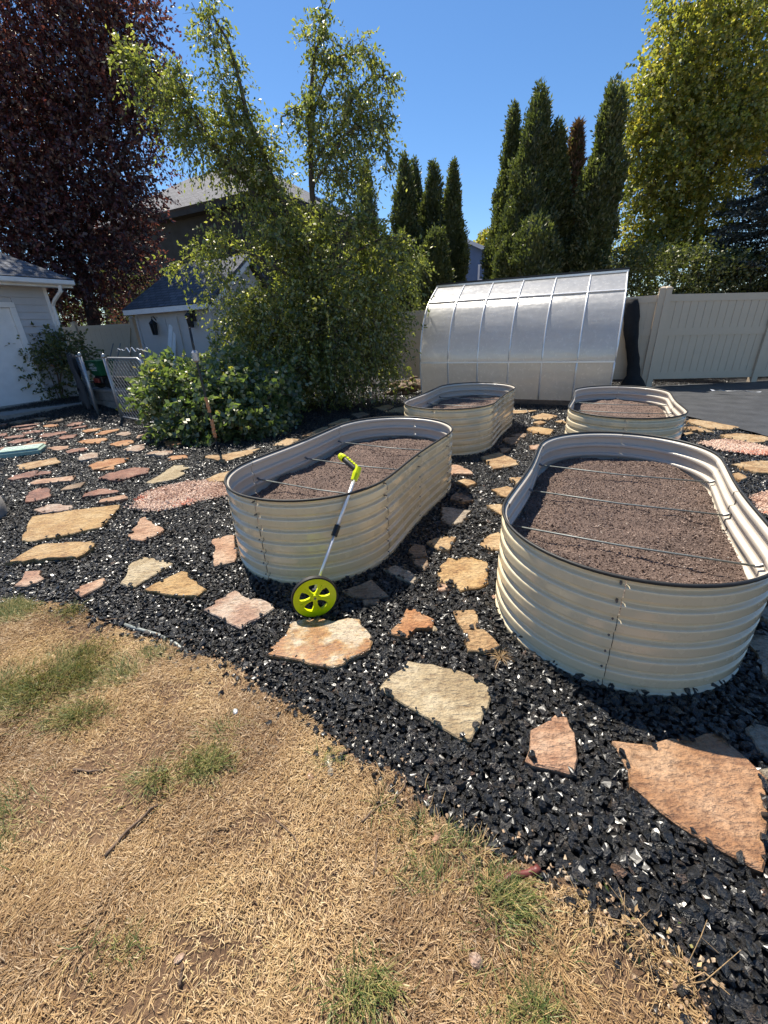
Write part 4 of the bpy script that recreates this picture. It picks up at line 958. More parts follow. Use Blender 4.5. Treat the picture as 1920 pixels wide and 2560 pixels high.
# left vinyl fence with a gate
f1 = P(187, 815, 15.2); f2 = P(334, 815, 14.75); f0 = f1 + (f1 - f2) * 1.0
vinyl_fence('tan vinyl fence with a post, between the garage and the shed', [tuple(f0[:2]), tuple(f1[:2])], 1.72, zb=[0.25, 0.25], nb=10)
gr = empty('vinyl_gate', (f1[0], f1[1], 0.25), 0, 'tan vinyl gate with a diagonal brace left of the shed', 'gate')
A = f1[:2]; B = f2[:2]; dd = B - A; LL = np.linalg.norm(dd); dd /= LL
for k in range(10):
    c = A + dd * (0.1 + (LL - 0.2) * (k + 0.5) / 10); MB().box(np.array([c[0] - f1[0], c[1] - f1[1], 0.92]), ((LL - 0.2) / 10 - 0.006, 0.022 + 0.002 * (k % 2), 1.6), rz=math.atan2(dd[1], dd[0])).build('board', MAT['vinyl'], gr)
MB().bar(np.r_[dd * 0.1, 0.92], np.r_[dd * (LL - 0.1), 0.92], 0.007, 1.5).build('backing_sheet', MAT['vinyl'], gr)
for zr in (0.18, 1.66): MB().bar(np.r_[dd * 0.1, zr], np.r_[dd * (LL - 0.1), zr], 0.055, 0.13).build('rail', MAT['vinyl'], gr)
MB().bar(np.r_[dd * (LL - 0.62), 0.25] + [0.01, -0.02, 0], np.r_[dd * (LL - 0.16), 1.6] + [0.01, -0.02, 0], 0.05, 0.06).build('brace', MAT['vinyl'], gr)
MB().box(np.r_[dd * LL, 0.90], (0.127, 0.127, 1.95), rz=math.atan2(dd[1], dd[0])).build('post', MAT['vinyl'], gr)
MB().box(np.r_[dd * LL, 1.90], (0.14, 0.14, 0.07), rz=math.atan2(dd[1], dd[0]), taper=0.4).build('post_cap', MAT['vinyl'], gr)

# ------------------------------------------------------------------ chain link fence, gate and what stands behind it
CL = [G(247, 1036), G(307, 1051), G(400, 1070)]; dcl = CL[2] - CL[0]; dcl /= np.linalg.norm(dcl)
CL0 = CL[0] - np.array([dcl[0] * 0.9, dcl[1] * 0.9]) + np.array([0.05, 0.30]); HC = 1.24
def chain_mesh(p0, p1, z0, z1, root, cell=0.065, name='chain_mesh'):
    """woven wire: zigzag verticals"""
    p0 = np.array(p0); p1 = np.array(p1); L = np.linalg.norm(p1 - p0); d = (p1 - p0) / L; nr = np.array([-d[1], d[0]])
    mb = MB(); nx = int(L / cell)
    nz = int((z1 - z0) / cell)
    for i in range(nx):
        pts = []
        for j in range(nz + 1):
            x = (i + 0.5 + 0.5 * (1 if (i + j) % 2 else -1)) * cell; c = p0 + d * min(x, L) + nr * (0.003 * (1 if j % 2 else -1)); pts.append((c[0], c[1], z0 + (z1 - z0) * j / nz))
        mb.tube(pts, 0.0036, 4, False)
    return mb.build(name, MAT['galv'], root, kind='stuff')
def cpost(root, p, h=HC, r=0.030):
    z = float(gz(*p)); o = MB().tube([(p[0], p[1], z - 0.05), (p[0], p[1], z + h)], r, 10).build('post', MAT['galv'], root, shade=True)
    MB().lathe([(r + 0.004, z + h - 0.03), (r + 0.006, z + h), (r * 0.9, z + h + 0.035), (r * 0.3, z + h + 0.05)], 10, (p[0], p[1], 0)).build('post_cap', MAT['galv'], o, shade=True)
cf = empty('chain_link_fence', (0, 0, 0), 0, 'grey chain link fence panel and posts beside the green spreader', 'fence')
cpost(cf, CL[0]); cpost(cf, CL[2], r=0.026)
MB().tube([(CL0[0], CL0[1], HC - 0.03), (CL[0][0], CL[0][1], HC - 0.03)], 0.019, 8).build('top_rail', MAT['galv'], cf, shade=True)
MB().tube([(CL0[0], CL0[1], -0.03), (CL0[0], CL0[1], HC)], 0.022, 8).build('post', MAT['galv'], cf, shade=True)
chain_mesh(CL0, CL[0], 0.05, HC - 0.05, cf)
cg2 = empty('chain_link_gate', (0, 0, 0), 0, 'chain link gate with a round cornered top, left of the brambles', 'gate')
cpost(cg2, CL[1])
g0 = CL[1] + dcl * 0.07; g1 = CL[2] - dcl * 0.06
def cr(p, z): return (p[0], p[1], z)
MB().tube([cr(g0, 0.08), cr(g0, HC - 0.14), cr(g0 + dcl * 0.03, HC - 0.06), cr(g0 + dcl * 0.11, HC - 0.03), cr(g1 - dcl * 0.11, HC - 0.03), cr(g1 - dcl * 0.03, HC - 0.06), cr(g1, HC - 0.14), cr(g1, 0.08), cr(g0, 0.08)], 0.018, 8).build('frame', MAT['galv'], cg2, shade=True)
chain_mesh(g0, g1, 0.09, HC - 0.05, cg2)
# loops of thin wire edging on top of the gate
pts = []
for i in range(60):
    t = i / 59; c = g0 + (g1 - g0) * (0.1 + 0.9 * t) + np.array([0.05, 0.25]); pts.append((c[0], c[1], HC + 0.07 + 0.05 * abs(math.sin(t * 15)) + 0.02 * math.sin(t * 40)))
MB().tube(pts, 0.008, 5).build('wire_coil', MAT['alu'], label='crumpled pale wire edging lying along the chain link gate top', cat='wire edging')
# grey cloth over the left end of the chain link panel
V = []; rows, cols = 12, 9
for i in range(rows):
    for k in range(cols):
        s = k / (cols - 1); t = i / (rows - 1); c = CL0 + (CL[0] - CL0) * (-0.15 + 0.48 * s) - np.array([0.02, 0.05])
        V.append((c[0] + rs.normal(0, 0.01) - 0.06 * math.sin(9 * s + 2 * t), c[1] - 0.03 - 0.10 * math.sin(11 * s + 1.5 * t) ** 2 - 0.06 * t, HC + 0.02 - 1.05 * t * (1 - 0.12 * math.sin(5 * s)) + 0.02 * math.sin(6 * s)))
F = [(i * cols + k, (i + 1) * cols + k, (i + 1) * cols + k + 1, i * cols + k + 1) for i in range(rows - 1) for k in range(cols - 1)]
MB().add(V, F).build('grey_cloth', MAT['cloth'], shade=True, label='dark grey cloth hung over the chain link fence near the garage door', cat='cloth').modifiers.new('thick', 'SOLIDIFY').thickness = 0.01
# block ledge and the green spreader behind the gap between the two posts
bc = P(272, 985, 10.1); bw = empty('block_ledge', (bc[0], bc[1], 0), 0, 'low grey concrete block ledge below the green spreader', 'block ledge')
lx = np.array([math.cos(math.radians(-32)), math.sin(math.radians(-32))]); lyv = np.array([-lx[1], lx[0]])
for r_ in range(2):
    for k in range(-2, 4):
        c = lx * (0.30 * k + 0.15 * r_) ; MB().box((c[0], c[1], 0.11 + 0.215 * r_), (0.292, 0.24, 0.208), rz=math.radians(-32)).build('block', MAT['block'], bw, bevel=0.008)
for k in range(-1, 3):
    c = lx * 0.42 * k; MB().box((c[0], c[1], 0.455), (0.41, 0.30, 0.06), rz=math.radians(-32)).build('cap_stone', MAT['block'], bw, bevel=0.008)
for q, lab in (((255, 1012), 'a'), ((285, 1018), 'b')):
    c = G(*q, 0.05)
    pass
sc = np.array([bc[0], bc[1], 0.49]) + np.array([lyv[0] * 0.02 - lx[0] * 0.03, lyv[1] * 0.02 - lx[1] * 0.03, 0])
spd = empty('lawn_spreader', sc, math.radians(-30), 'green broadcast lawn spreader standing on the block ledge behind the gate posts', 'spreader')
hop = MB().add([(-0.17, -0.12, 0.28), (0.17, -0.12, 0.28), (0.17, 0.12, 0.28), (-0.17, 0.12, 0.28), (-0.26, -0.20, 0.60), (0.26, -0.20, 0.60), (0.26, 0.20, 0.60), (-0.26, 0.20, 0.60)], [(0, 3, 2, 1), (4, 5, 6, 7), (0, 1, 5, 4), (1, 2, 6, 5), (2, 3, 7, 6), (3, 0, 4, 7)]).build('hopper', MAT['greenplastic'], spd, bevel=0.02)
MB().box((0, 0, 0.61), (0.55, 0.43, 0.03)).build('hopper_rim', MAT['greenplastic'], spd, bevel=0.008)
MB().box((0, -0.02, 0.20), (0.30, 0.24, 0.16)).build('gear_housing', MAT['black'], spd, bevel=0.02)
MB().box((-0.02, -0.16, 0.19), (0.20, 0.05, 0.10)).build('spread_guard', MAT['redplastic'], spd, bevel=0.01)
for sx in (-1, 1):
    o = MB().tube([(sx * 0.20, 0, 0.12), (sx * 0.27, 0, 0.12)], 0.12, 18).build('wheel', MAT['rubber'], spd)
    MB().tube([(sx * 0.275, 0, 0.12), (sx * 0.285, 0, 0.12)], 0.05, 12).build('hub', MAT['greenplastic'], o)
    MB().tube([(sx * 0.14, 0.10, 0.14), (sx * 0.16, 0.30, 0.55), (sx * 0.15, 0.52, 0.95)], 0.012, 6).build('handle_tube', MAT['steel_dark'], spd)
def text(body, size, loc, parent, mat, rot, bold=0.0):
    cu = bpy.data.curves.new('lettering_curve', 'FONT'); cu.body = body; cu.size = size; cu.align_x = 'CENTER'; cu.align_y = 'CENTER'; cu.extrude = 0.001; cu.offset = bold
    t_ = bpy.data.objects.new('lettering_curve', cu); me = bpy.data.meshes.new_from_object(t_); bpy.data.objects.remove(t_); me.materials.clear(); me.materials.append(mat)
    o = bpy.data.objects.new('lettering', me); link(o, parent); o.location = loc; o.rotation_euler = rot; return o
fr = math.radians(90 - 14)
for body, sz, z in (('Scotts', 0.055, 0.535), ('DELUXE', 0.082, 0.468), ('EDGEGUARD', 0.036, 0.412)):
    text(body, sz, (0, -0.125 - (z - 0.28) * 0.25 - 0.004, z), hop, MAT['print'], (fr, 0, 0), 0.0012)
t = np.linspace(0, 2 * math.pi, 33); MB().tube([(0.115 * math.cos(a), -0.125 - (0.535 + 0.038 * math.sin(a) - 0.28) * 0.25 - 0.003, 0.535 + 0.038 * math.sin(a)) for a in t], 0.003, 4, False).build('logo_ring', MAT['print'], hop)
# yellow hose coil by the gate
yc = G(325, 1030); MBh = MB(); pts = []
for i in range(140):
    t = i / 139 * 2 * math.pi * 4.5; r = 0.20 + 0.045 * math.sin(i * 0.7) * 0.3 + 0.012 * (i / 30); pts.append((r * math.cos(t) * 1.25, r * math.sin(t), 0.03 + 0.018 * (i / 35) + 0.006 * math.sin(i)))
o = MBh.tube(pts, 0.011, 6).build('hose_coil', MAT['yellow'], shade=True, label='flat coil of yellow hose on the ground behind the chain link gate', cat='hose'); o.location = (yc[0], yc[1] + 0.1, 0)

# stake with peeling orange wrap and tripod foot
s0 = G(545, 1128); s1 = P(474, 818, s0[1] + 0.1)
st = empty('garden_stake', (s0[0], s0[1], 0), 0, 'tall black garden stake with peeling orange wrap on a tripod foot', 'garden stake'); o3 = np.array([s0[0], s0[1], 0])
tp = s1 - o3
def sp_(t): return tp * t + np.array([0.01 * math.sin(6 * t), 0, 0])
MB().tube([sp_(t) for t in np.linspace(0, 1, 9)], 0.0155, 8).build('pole', MAT['black'], st, shade=True)
for t0, t1 in ((0.125, 0.275), (0.335, 0.46)):
    n_ = 9; pts = [sp_(t0 + (t1 - t0) * i / (n_ - 1)) + [rs.normal(0, .003), rs.normal(0, .003), 0] for i in range(n_)]
    MB().tube(pts, [0.020 + 0.006 * rs.random() for _ in range(n_)], 7).build('orange_wrap', MAT['orangebark'], st)
for k in range(4):
    a = math.radians(20 + 90 * k); MB().tube([(0, 0, 0.14), (0.10 * math.cos(a), 0.10 * math.sin(a), 0.075), (0.21 * math.cos(a), 0.21 * math.sin(a), 0.03)], 0.008, 5).build('foot', MAT['black'], st)
MB().lathe([(0.03, -0.10), (0.045, -0.08), (0.045, 0.02), (0.02, 0.05)], 10, sp_(0.80)).build('clear_collar', MAT['galv'], st)
# irrigation valve box lid
vb = [G(2, 1140), G(16, 1131), G(92, 1122), G(111, 1129), G(107, 1139), G(20, 1150)]
vc = np.mean(vb, axis=0); vx = (vb[2] - vb[1]) / np.linalg.norm(vb[2] - vb[1]); vy = np.array([-vx[1], vx[0]])
vr = empty('valve_box', (vc[0], vc[1], 0), math.atan2(vx[1], vx[0]), 'pale green irrigation valve box lid set in the black gravel', 'valve box lid')
MB().box((0, 0, 0.03), (0.54, 0.36, 0.10)).build('box_body', MAT['palegreen'], vr, bevel=0.02)
lid = MB().box((0, 0, 0.088), (0.50, 0.32, 0.022)).build('lid', MAT['palegreen'], vr, bevel=0.008)
rb = MB()
for k in range(22):
    for j, (y0, y1) in enumerate(((-0.09, -0.01), (0.02, 0.11))):
        if (k * 7 + j * 3) % 5: rb.box((-0.21 + k * 0.02, (y0 + y1) / 2 + rs.normal(0, .004), 0.101), (0.009, (y1 - y0) * rs.uniform(.6, 1), 0.008))
rb.build('raised_ribs', MAT['print'], lid, kind='stuff')
# round concrete ring at the left edge
q_ = G(20, 1275); b_ = q_ / np.linalg.norm(q_); rr = 0.48; rc = q_ + np.array([-b_[1], b_[0]]) * (rr * 1.01)
MB().lathe([(rr * 0.8, 0.0), (rr, 0.0), (rr * 1.01, 0.08), (rr, 0.17), (rr * 0.97, 0.20), (rr * 0.80, 0.20), (rr * 0.78, 0.18)], 40, (0, 0, 0)).build('concrete_ring', MAT['concrete'], auto=0.5, label='round grey concrete planter ring at the left edge of the gravel', cat='planter ring').location = (rc[0], rc[1], -0.02)

# driftwood stump by the greenhouse
dw = G(1010, 985); dr = empty('driftwood_stump', (dw[0], dw[1], 0), 0, 'gnarled brown driftwood root between the pear tree and the greenhouse', 'driftwood')
r = np.random.default_rng(5)
def gnarl(p, d, L, r0, n=9):
    pts = [np.array(p, float)]; d = np.array(d, float)
    for i in range(n): d = d + r.normal(0, 0.28, 3); d[2] -= 0.03; d /= np.linalg.norm(d); q = pts[-1] + d * L / n; q[2] = max(q[2], 0.04); pts.append(q)
    return pts, [r0 * (1 - 0.75 * (i / n) ** 1.3) * r.uniform(0.85, 1.2) for i in range(n + 1)]
for i, (p, d, L, r0) in enumerate([((0.25, 0, 0.16), (-1, -.2, .1), 0.9, 0.12), ((0.1, 0, 0.2), (-0.5, -0.6, -0.2), 0.55, 0.085), ((0.2, 0, 0.22), (0.3, -0.4, 0.5), 0.4, 0.08), ((0, 0.05, 0.2), (-1, 0.2, 0.25), 0.6, 0.07), ((0.3, 0, 0.15), (0.9, -0.1, 0.1), 0.4, 0.09), ((-.1, -.1, .15), (0.2, -1, -.1), 0.4, 0.06), ((.2, .05, .25), (-.6, .1, .6), 0.35, 0.06)]):
    pts, rad = gnarl(p, d, L, r0); MB().tube(pts, rad, 9).build('root', MAT['wood'], dr, shade=True)
# ------------------------------------------------------------------ plants
def unit(a): return a / np.maximum(np.linalg.norm(a, axis=-1, keepdims=True), 1e-9)
def leaf_quads(base, d, L, W, rng, flat=0.0):
    """one rhombic leaf per row"""
    n = len(base); s = unit(np.cross(d, rng.normal(0, 1, (n, 3)) * (1 - flat) + np.array([0, 0, 1.0]) * flat))
    L = np.broadcast_to(L, (n,))[:, None]; W = np.broadcast_to(W, (n,))[:, None]
    nn = np.cross(d, s)
    V = np.stack([base, base + d * L * 0.45 + s * W / 2 + nn * W * 0.12, base + d * L, base + d * L * 0.45 - s * W / 2 + nn * W * 0.12], 1).reshape(-1, 3)
    return V, np.arange(n * 4).reshape(n, 4)
def blob(u, v, ru, rv, Y, rd=None):
    c = P(u, v, Y); zc = (RC.T @ (c - [0, 0, EYE]))[2]; k = zc / FPX
    return c, np.array([ru * k, (rd if rd else (ru + rv) * 0.5 * k), rv * k])
def sample_blobs(blobs, n, rng, shell=0.5):
    w = np.array([b[1].prod() ** (0.75) for b in blobs]); w /= w.sum(); idx = rng.choice(len(blobs), n, p=w)
    c = np.array([b[0] for b in blobs])[idx]; r = np.array([b[1] for b in blobs])[idx]
    d = unit(rng.normal(0, 1, (n, 3))); rad = rng.random(n) ** shell
    return c + d * r * rad[:, None], d, rad
def twig_leaves(st, d, ln, nper, L, W, rng, droop=0.25, spread=0.6, tj=0.18, tbase=None, along=0.9):
    n = len(st); t = np.tile((np.arange(nper) + 0.5) / nper, (n, 1)) * along + (1 - along) + rng.normal(0, 0.04, (n, nper))
    pos = st[:, None] + d[:, None] * (t * ln[:, None])[..., None]; pos[..., 2] -= droop * (t ** 2) * ln[:, None]
    dd = unit(d[:, None] * 0.55 + rng.normal(0, spread, (n, nper, 3)) + np.array([0, 0, -0.25 * droop * 4]))
    tb = (rng.random(n) if tbase is None else tbase)[:, None] * 0.6 + rng.random((n, nper)) * 0.4 + rng.normal(0, tj, (n, nper)) * 0.3
    Ls = L * rng.uniform(0.65, 1.25, (n, nper)); 
    V, F = leaf_quads(pos.reshape(-1, 3), dd.reshape(-1, 3), Ls.ravel(), (W * Ls / L).ravel(), rng)
    return V, F, np.clip(tb, 0, 1).ravel()
def merge(parts):
    V = []; F = []; T = []; n = 0
    for v, f, t in parts: V.append(v); F.append(f + n); T.append(t); n += len(v)
    return np.concatenate(V), np.concatenate(F), np.concatenate(T)
def twig_wood(st, d, ln, droop, r, k):
    mb_v = []; n = min(k, len(st)); V = []; F = []
    for j in range(3):
        t = j / 2; V.append(st[:n] + d[:n] * (t * ln[:n])[:, None] - np.array([0, 0, 1.0]) * (droop * t * t * ln[:n])[:, None])
    side = unit(np.cross(d[:n], np.array([0.2, 0.1, 1.0]))); up = np.cross(side, d[:n])
    out = []
    for j in range(3):
        rr = r * (1 - 0.4 * j)
        for a in range(3): out.append(V[j] + side * rr * math.cos(a * 2.094) + up * rr * math.sin(a * 2.094))
    A = np.stack(out, 1); base = np.arange(n)[:, None] * 9
    FF = []
    for j in range(2):
        for a in range(3): FF.append(np.concatenate([base + j * 3 + a, base + j * 3 + (a + 1) % 3, base + j * 3 + 3 + (a + 1) % 3, base + j * 3 + 3 + a], 1))
    return A.reshape(-1, 3), np.concatenate(FF)
def limb(mb, pts, r0, r1, rng, n=8, k=14):
    pts = np.array(pts, float); tt = np.linspace(0, len(pts) - 1, k); out = []
    for t in tt:
        i = min(int(t), len(pts) - 2); f = t - i; p0 = pts[max(i - 1, 0)]; p1 = pts[i]; p2 = pts[i + 1]; p3 = pts[min(i + 2, len(pts) - 1)]
        out.append(0.5 * (2 * p1 + (p2 - p0) * f + (2 * p0 - 5 * p1 + 4 * p2 - p3) * f * f + (3 * p1 - p0 - 3 * p2 + p3) * f ** 3))
    out = np.array(out) + rng.normal(0, 0.02, (k, 3)); mb.tube(out, np.linspace(r0, r1, k), n); return out

def tree(name, label, cat, group, base, limbs, blobs, ntw, nper, L, W, leafm, barkm, seed, droop=0.25, ln=(0.25, 0.6), shell=0.5, out=0.8, upb=0.2, wood=0.35, spread=0.6, tintpow=1.0, limbleaf=0, extra=None, hole=0.0, hole_f=1.3):
    rng = np.random.default_rng(seed); root = empty(name, base, 0, label, cat, group); o3 = np.array(base, float)
    mb = MB(); paths = []
    for pts, r0, r1 in limbs: paths.append(limb(mb, pts, r0, r1, rng))
    t_ = mb.build('trunk', barkm, root, shade=True); rel(t_, root)
    st, d, rad = sample_blobs(blobs, ntw, rng, shell)
    hol = vnoise(st[:, 0] * 1.0 + st[:, 1] * 0.7, st[:, 2], seed + 200, 2, hole_f) > hole; st, d, rad = st[hol], d[hol], rad[hol]; ntw = len(st)
    dd = unit(d * out + rng.normal(0, 0.55, (ntw, 3)) + np.array([0, 0, upb]))
    lens = rng.uniform(ln[0], ln[1], ntw)
    if limbleaf:
        S = []; D = []
        for pa in paths:
            k = max(8, int(limbleaf * len(pa) / 14)); ti = rng.uniform(len(pa) * 0.30, len(pa) - 1.001, k); i = ti.astype(int); f = (ti - i)[:, None]
            S.append(pa[i] * (1 - f) + pa[i + 1] * f); D.append(unit(rng.normal(0, 0.7, (k, 3)) + unit(pa[i + 1] - pa[i]) * 0.6 + np.array([0, 0, 0.1])))
        st = np.concatenate([st] + S); dd = np.concatenate([dd] + D); lens = np.r_[lens, rng.uniform(0.18, 0.42, sum(len(q) for q in S))]
    tb = rng.random(len(st)) ** tintpow
    V, F, T = twig_leaves(st, dd, lens, nper, L, W, rng, droop, spread, tbase=tb)
    rel(raw_mesh('crown', V, F, leafm, root, tint=T), root)
    if wood:
        sel = rng.permutation(len(st))[:int(len(st) * wood)]
        A, FF = twig_wood(st[sel] - dd[sel] * 0.15, dd[sel], lens[sel] + 0.15, droop, 0.006, len(sel))
        rel(raw_mesh('twigs', A, FF, barkm, root, kind='stuff'), root)
    return root, paths

def PP(lst, Y, dy=None): return [P(u, v, Y + (dy[i] if dy else 0)) for i, (u, v) in enumerate(lst)]
# pear tree
pb = P(815, 985, 9.9); pb[2] = 0.0
PL = [([pb, *PP([(795, 760), (725, 560), (665, 400), (615, 260), (565, 110), (522, 12)], 9.7)], 0.085, 0.010),
      ([pb + [0.1, 0.1, 0], *PP([(800, 700), (782, 520), (776, 330), (778, 200), (800, 90), (826, 8)], 9.9)], 0.080, 0.010),
      (PP([(745, 620), (640, 480), (555, 400), (470, 250), (440, 150)], 9.5), 0.04, 0.008),
      (PP([(600, 430), (480, 300), (370, 180), (290, 110)], 9.5), 0.025, 0.006),
      (PP([(780, 420), (840, 330), (910, 210), (985, 190)], 9.8), 0.03, 0.006),
      (PP([(778, 300), (830, 170), (905, 120), (938, 160)], 9.9), 0.02, 0.005),
      (PP([(782, 470), (870, 330), (950, 300), (975, 400)], 9.6), 0.022, 0.005),
      (PP([(800, 700), (860, 590), (893, 560), (925, 548)], 9.3), 0.04, 0.02),
      (PP([(700, 300), (720, 280), (760, 262), (790, 250)], 9.8), 0.014, 0.006),
      (PP([(800, 720), (900, 620), (1000, 590), (1050, 650)], 9.4), 0.03, 0.008),
      (PP([(760, 720), (640, 640), (520, 620), (420, 680)], 9.4), 0.03, 0.008)]
PBL = [blob(800, 790, 190, 190, 9.5), blob(930, 740, 105, 150, 9.3), blob(690, 650, 140, 100, 9.4), blob(620, 760, 80, 130, 9.3), blob(950, 880, 75, 95, 9.3), blob(995, 650, 55, 60, 9.3), blob(1015, 790, 40, 70, 9.4),
       blob(830, 600, 130, 80, 9.6), blob(500, 660, 90, 32, 9.4), blob(570, 590, 75, 55, 9.4), blob(420, 690, 28, 20, 9.4), blob(800, 940, 170, 60, 9.4), blob(700, 880, 90, 110, 9.2), blob(760, 690, 160, 120, 9.5), blob(640, 860, 60, 110, 9.3), blob(860, 900, 120, 90, 9.1)]
pear, pths = tree('pear_tree', 'tall loose pear tree with green fruit and weeping lower branches, left of the greenhouse', 'tree', None, pb, PL, PBL, 8000, 11, 0.075, 0.038, MAT['pear'], MAT['bark'], 1, 0.5, (0.25, 0.65), 0.5, 0.5, -0.1, 0.3, tintpow=1.0, limbleaf=45, hole=0.40, hole_f=1.5)
# looser upper crown, as a second pass of the same tree
rng = np.random.default_rng(77)
UBL = [blob(585, 400, 70, 70, 9.6), blob(480, 320, 80, 70, 9.6), blob(415, 230, 70, 55, 9.6), blob(345, 150, 50, 35, 9.6), blob(575, 250, 38, 70, 9.7), blob(532, 90, 30, 80, 9.7), blob(655, 410, 60, 80, 9.7), blob(690, 520, 70, 70, 9.6), blob(600, 330, 60, 60, 9.7),
       blob(800, 340, 45, 90, 9.9), blob(800, 120, 28, 95, 9.9), blob(880, 255, 80, 30, 9.8), blob(945, 300, 26, 55, 9.8), blob(860, 430, 75, 70, 9.7), blob(962, 400, 16, 40, 9.7), blob(740, 320, 35, 25, 9.8), blob(890, 340, 50, 45, 9.7), blob(850, 180, 50, 25, 9.9), blob(890, 120, 45, 18, 9.9), blob(965, 215, 30, 18, 9.8)]
st, d, rad = sample_blobs(UBL, 2300, rng, 0.55)
dd = unit(d * 0.4 + rng.normal(0, 0.6, (2300, 3)) + np.array([0, 0, 0.1])); ls = rng.uniform(0.2, 0.5, 2300)
V, F, T = twig_leaves(st, dd, ls, 10, 0.075, 0.036, rng, 0.5, 0.6, tbase=rng.random(2300))
rel(raw_mesh('upper_crown', V, F, MAT['pear'], pear, tint=T), pear)
A, FF = twig_wood(st - dd * 0.15, dd, ls + 0.15, 0.5, 0.006, 700); rel(raw_mesh('twigs', A, FF, MAT['bark'], pear, kind='stuff'), pear)
fm = MB(); fs = np.concatenate([sample_blobs(PBL, 110, rng, 0.35)[0], sample_blobs(UBL, 60, rng, 0.5)[0]])
for p in fs: fm.lathe([(0.006, 0.055), (0.016, 0.035), (0.027, 0.0), (0.020, -0.022), (0.006, -0.03)], 7, p)
rel(fm.build('fruit', MAT['fruit'], pear, shade=True, kind='stuff'), pear)
cn = MB()
for i in range(26):
    g = G(rng.uniform(840, 940), rng.uniform(995, 1012)); cn.tube([(g[0], g[1], 0), (g[0] + rng.normal(0, .05), g[1] + .02, 0.4), (g[0] + rng.normal(0, .1), g[1] + .05, rng.uniform(0.6, 1.1))], [0.008, 0.007, 0.004], 4)
rel(cn.build('sucker_canes', MAT['chipwood'] if 'chipwood' in MAT else MAT['wood'], pear, kind='stuff'), pear)

# purple plum
qb = P(232, 830, 16.5); qb[2] = 0.25
tree('plum_tree', 'large purple leaved plum tree behind the garage and the left fence', 'tree', None, qb,
     [([qb, *PP([(215, 720), (180, 600), (150, 450), (120, 250), (100, 60)], 16.2)], 0.24, 0.04), (PP([(190, 630), (260, 500), (330, 330), (360, 150)], 15.8), 0.12, 0.02), (PP([(180, 600), (80, 480), (20, 330)], 15.6), 0.12, 0.02), (PP([(205, 690), (290, 600), (350, 540)], 15.8), 0.07, 0.02)],
     [blob(110, 120, 210, 190, 16), blob(60, 380, 190, 210, 16), blob(250, 330, 140, 190, 15.8), blob(310, 160, 75, 150, 16), blob(210, 590, 170, 150, 15.8), blob(60, 600, 140, 130, 15.6), blob(315, 470, 55, 105, 15.8), blob(375, 70, 32, 50, 16), blob(-60, 300, 120, 330, 16), blob(285, 660, 70, 60, 15.8), blob(180, -40, 200, 120, 16), blob(400, 240, 28, 60, 15.8), blob(120, 740, 130, 70, 16.5), blob(260, 760, 60, 50, 16.8)],
     9500, 12, 0.12, 0.065, MAT['purple'], MAT['purplebark'], 2, 0.15, (0.35, 0.8), 0.45, 0.9, 0.4, 0.3)
# brambles
brb = G(540, 1085); brb = np.array([brb[0], brb[1], 0])
BRB = [blob(450, 983, 94, 80, 7.3), blob(560, 1018, 103, 80, 6.9), blob(655, 1018, 76, 72, 7.2), blob(480, 1073, 94, 36, 6.7), blob(635, 1093, 67, 28, 6.7), blob(425, 943, 40, 36, 7.5), blob(560, 908, 67, 32, 7.5), blob(540, 1108, 72, 20, 6.45), blob(690, 958, 49, 48, 7.6), blob(610, 1058, 90, 48, 6.8)]
rng = np.random.default_rng(9); canes = []
for i in range(46):
    g = G(rng.uniform(440, 630), rng.uniform(1075, 1098)); bq = BRB[rng.integers(len(BRB))]; e = bq[0] + rng.normal(0, 0.2, 3); m_ = (np.r_[g, 0] + e) / 2 + [0, 0, 0.35]; canes.append(([np.r_[g, 0], m_, e], 0.008, 0.003))
bram, _ = tree('bramble_bush', 'dense sprawling bramble bush with pale leaves in front of the chain link gate', 'bush', None, brb, canes, BRB, 2000, 9, 0.09, 0.066, MAT['bramble'], MAT['stick'], 3, 0.3, (0.2, 0.42), 0.5, 0.7, 0.05, 0.15, spread=0.75)
# shrub at the garage
sb = P(140, 960, 10.8); sb[2] = 0.1
tree('dark_shrub', 'dark leafy shrub beside the white garage door', 'shrub', None, sb, [([sb, *PP([(140, 930), (110, 880), (60, 850)], 10.8)], 0.02, 0.006), ([sb, *PP([(150, 930), (170, 880), (200, 860)], 10.8)], 0.02, 0.006), ([sb, *PP([(120, 930), (90, 890), (45, 870)], 10.7)], 0.015, 0.005)],
     [blob(105, 870, 60, 42, 10.9), blob(165, 885, 55, 50, 10.8), blob(55, 872, 30, 22, 10.8), blob(125, 950, 40, 70, 10.8), blob(200, 900, 35, 30, 10.7), blob(75, 830, 30, 20, 10.9)], 520, 9, 0.085, 0.05, MAT['cedar'], MAT['stick'], 4, 0.2, (0.2, 0.45), 0.5, 0.8, 0.2, 0.3)
# shrub beyond the left fence
lb = P(190, 830, 17.5); lb[2] = 0.2
tree('leafy_shrub', 'small green shrub just showing above the left vinyl fence', 'shrub', None, lb, [([lb, P(180, 800, 17.5)], 0.03, 0.01), ([lb, P(150, 790, 17.5)], 0.03, 0.01)], [blob(160, 785, 40, 30, 17.5), blob(215, 790, 30, 26, 17.5)], 200, 9, 0.10, 0.05, MAT['bramble'], MAT['stick'], 5)

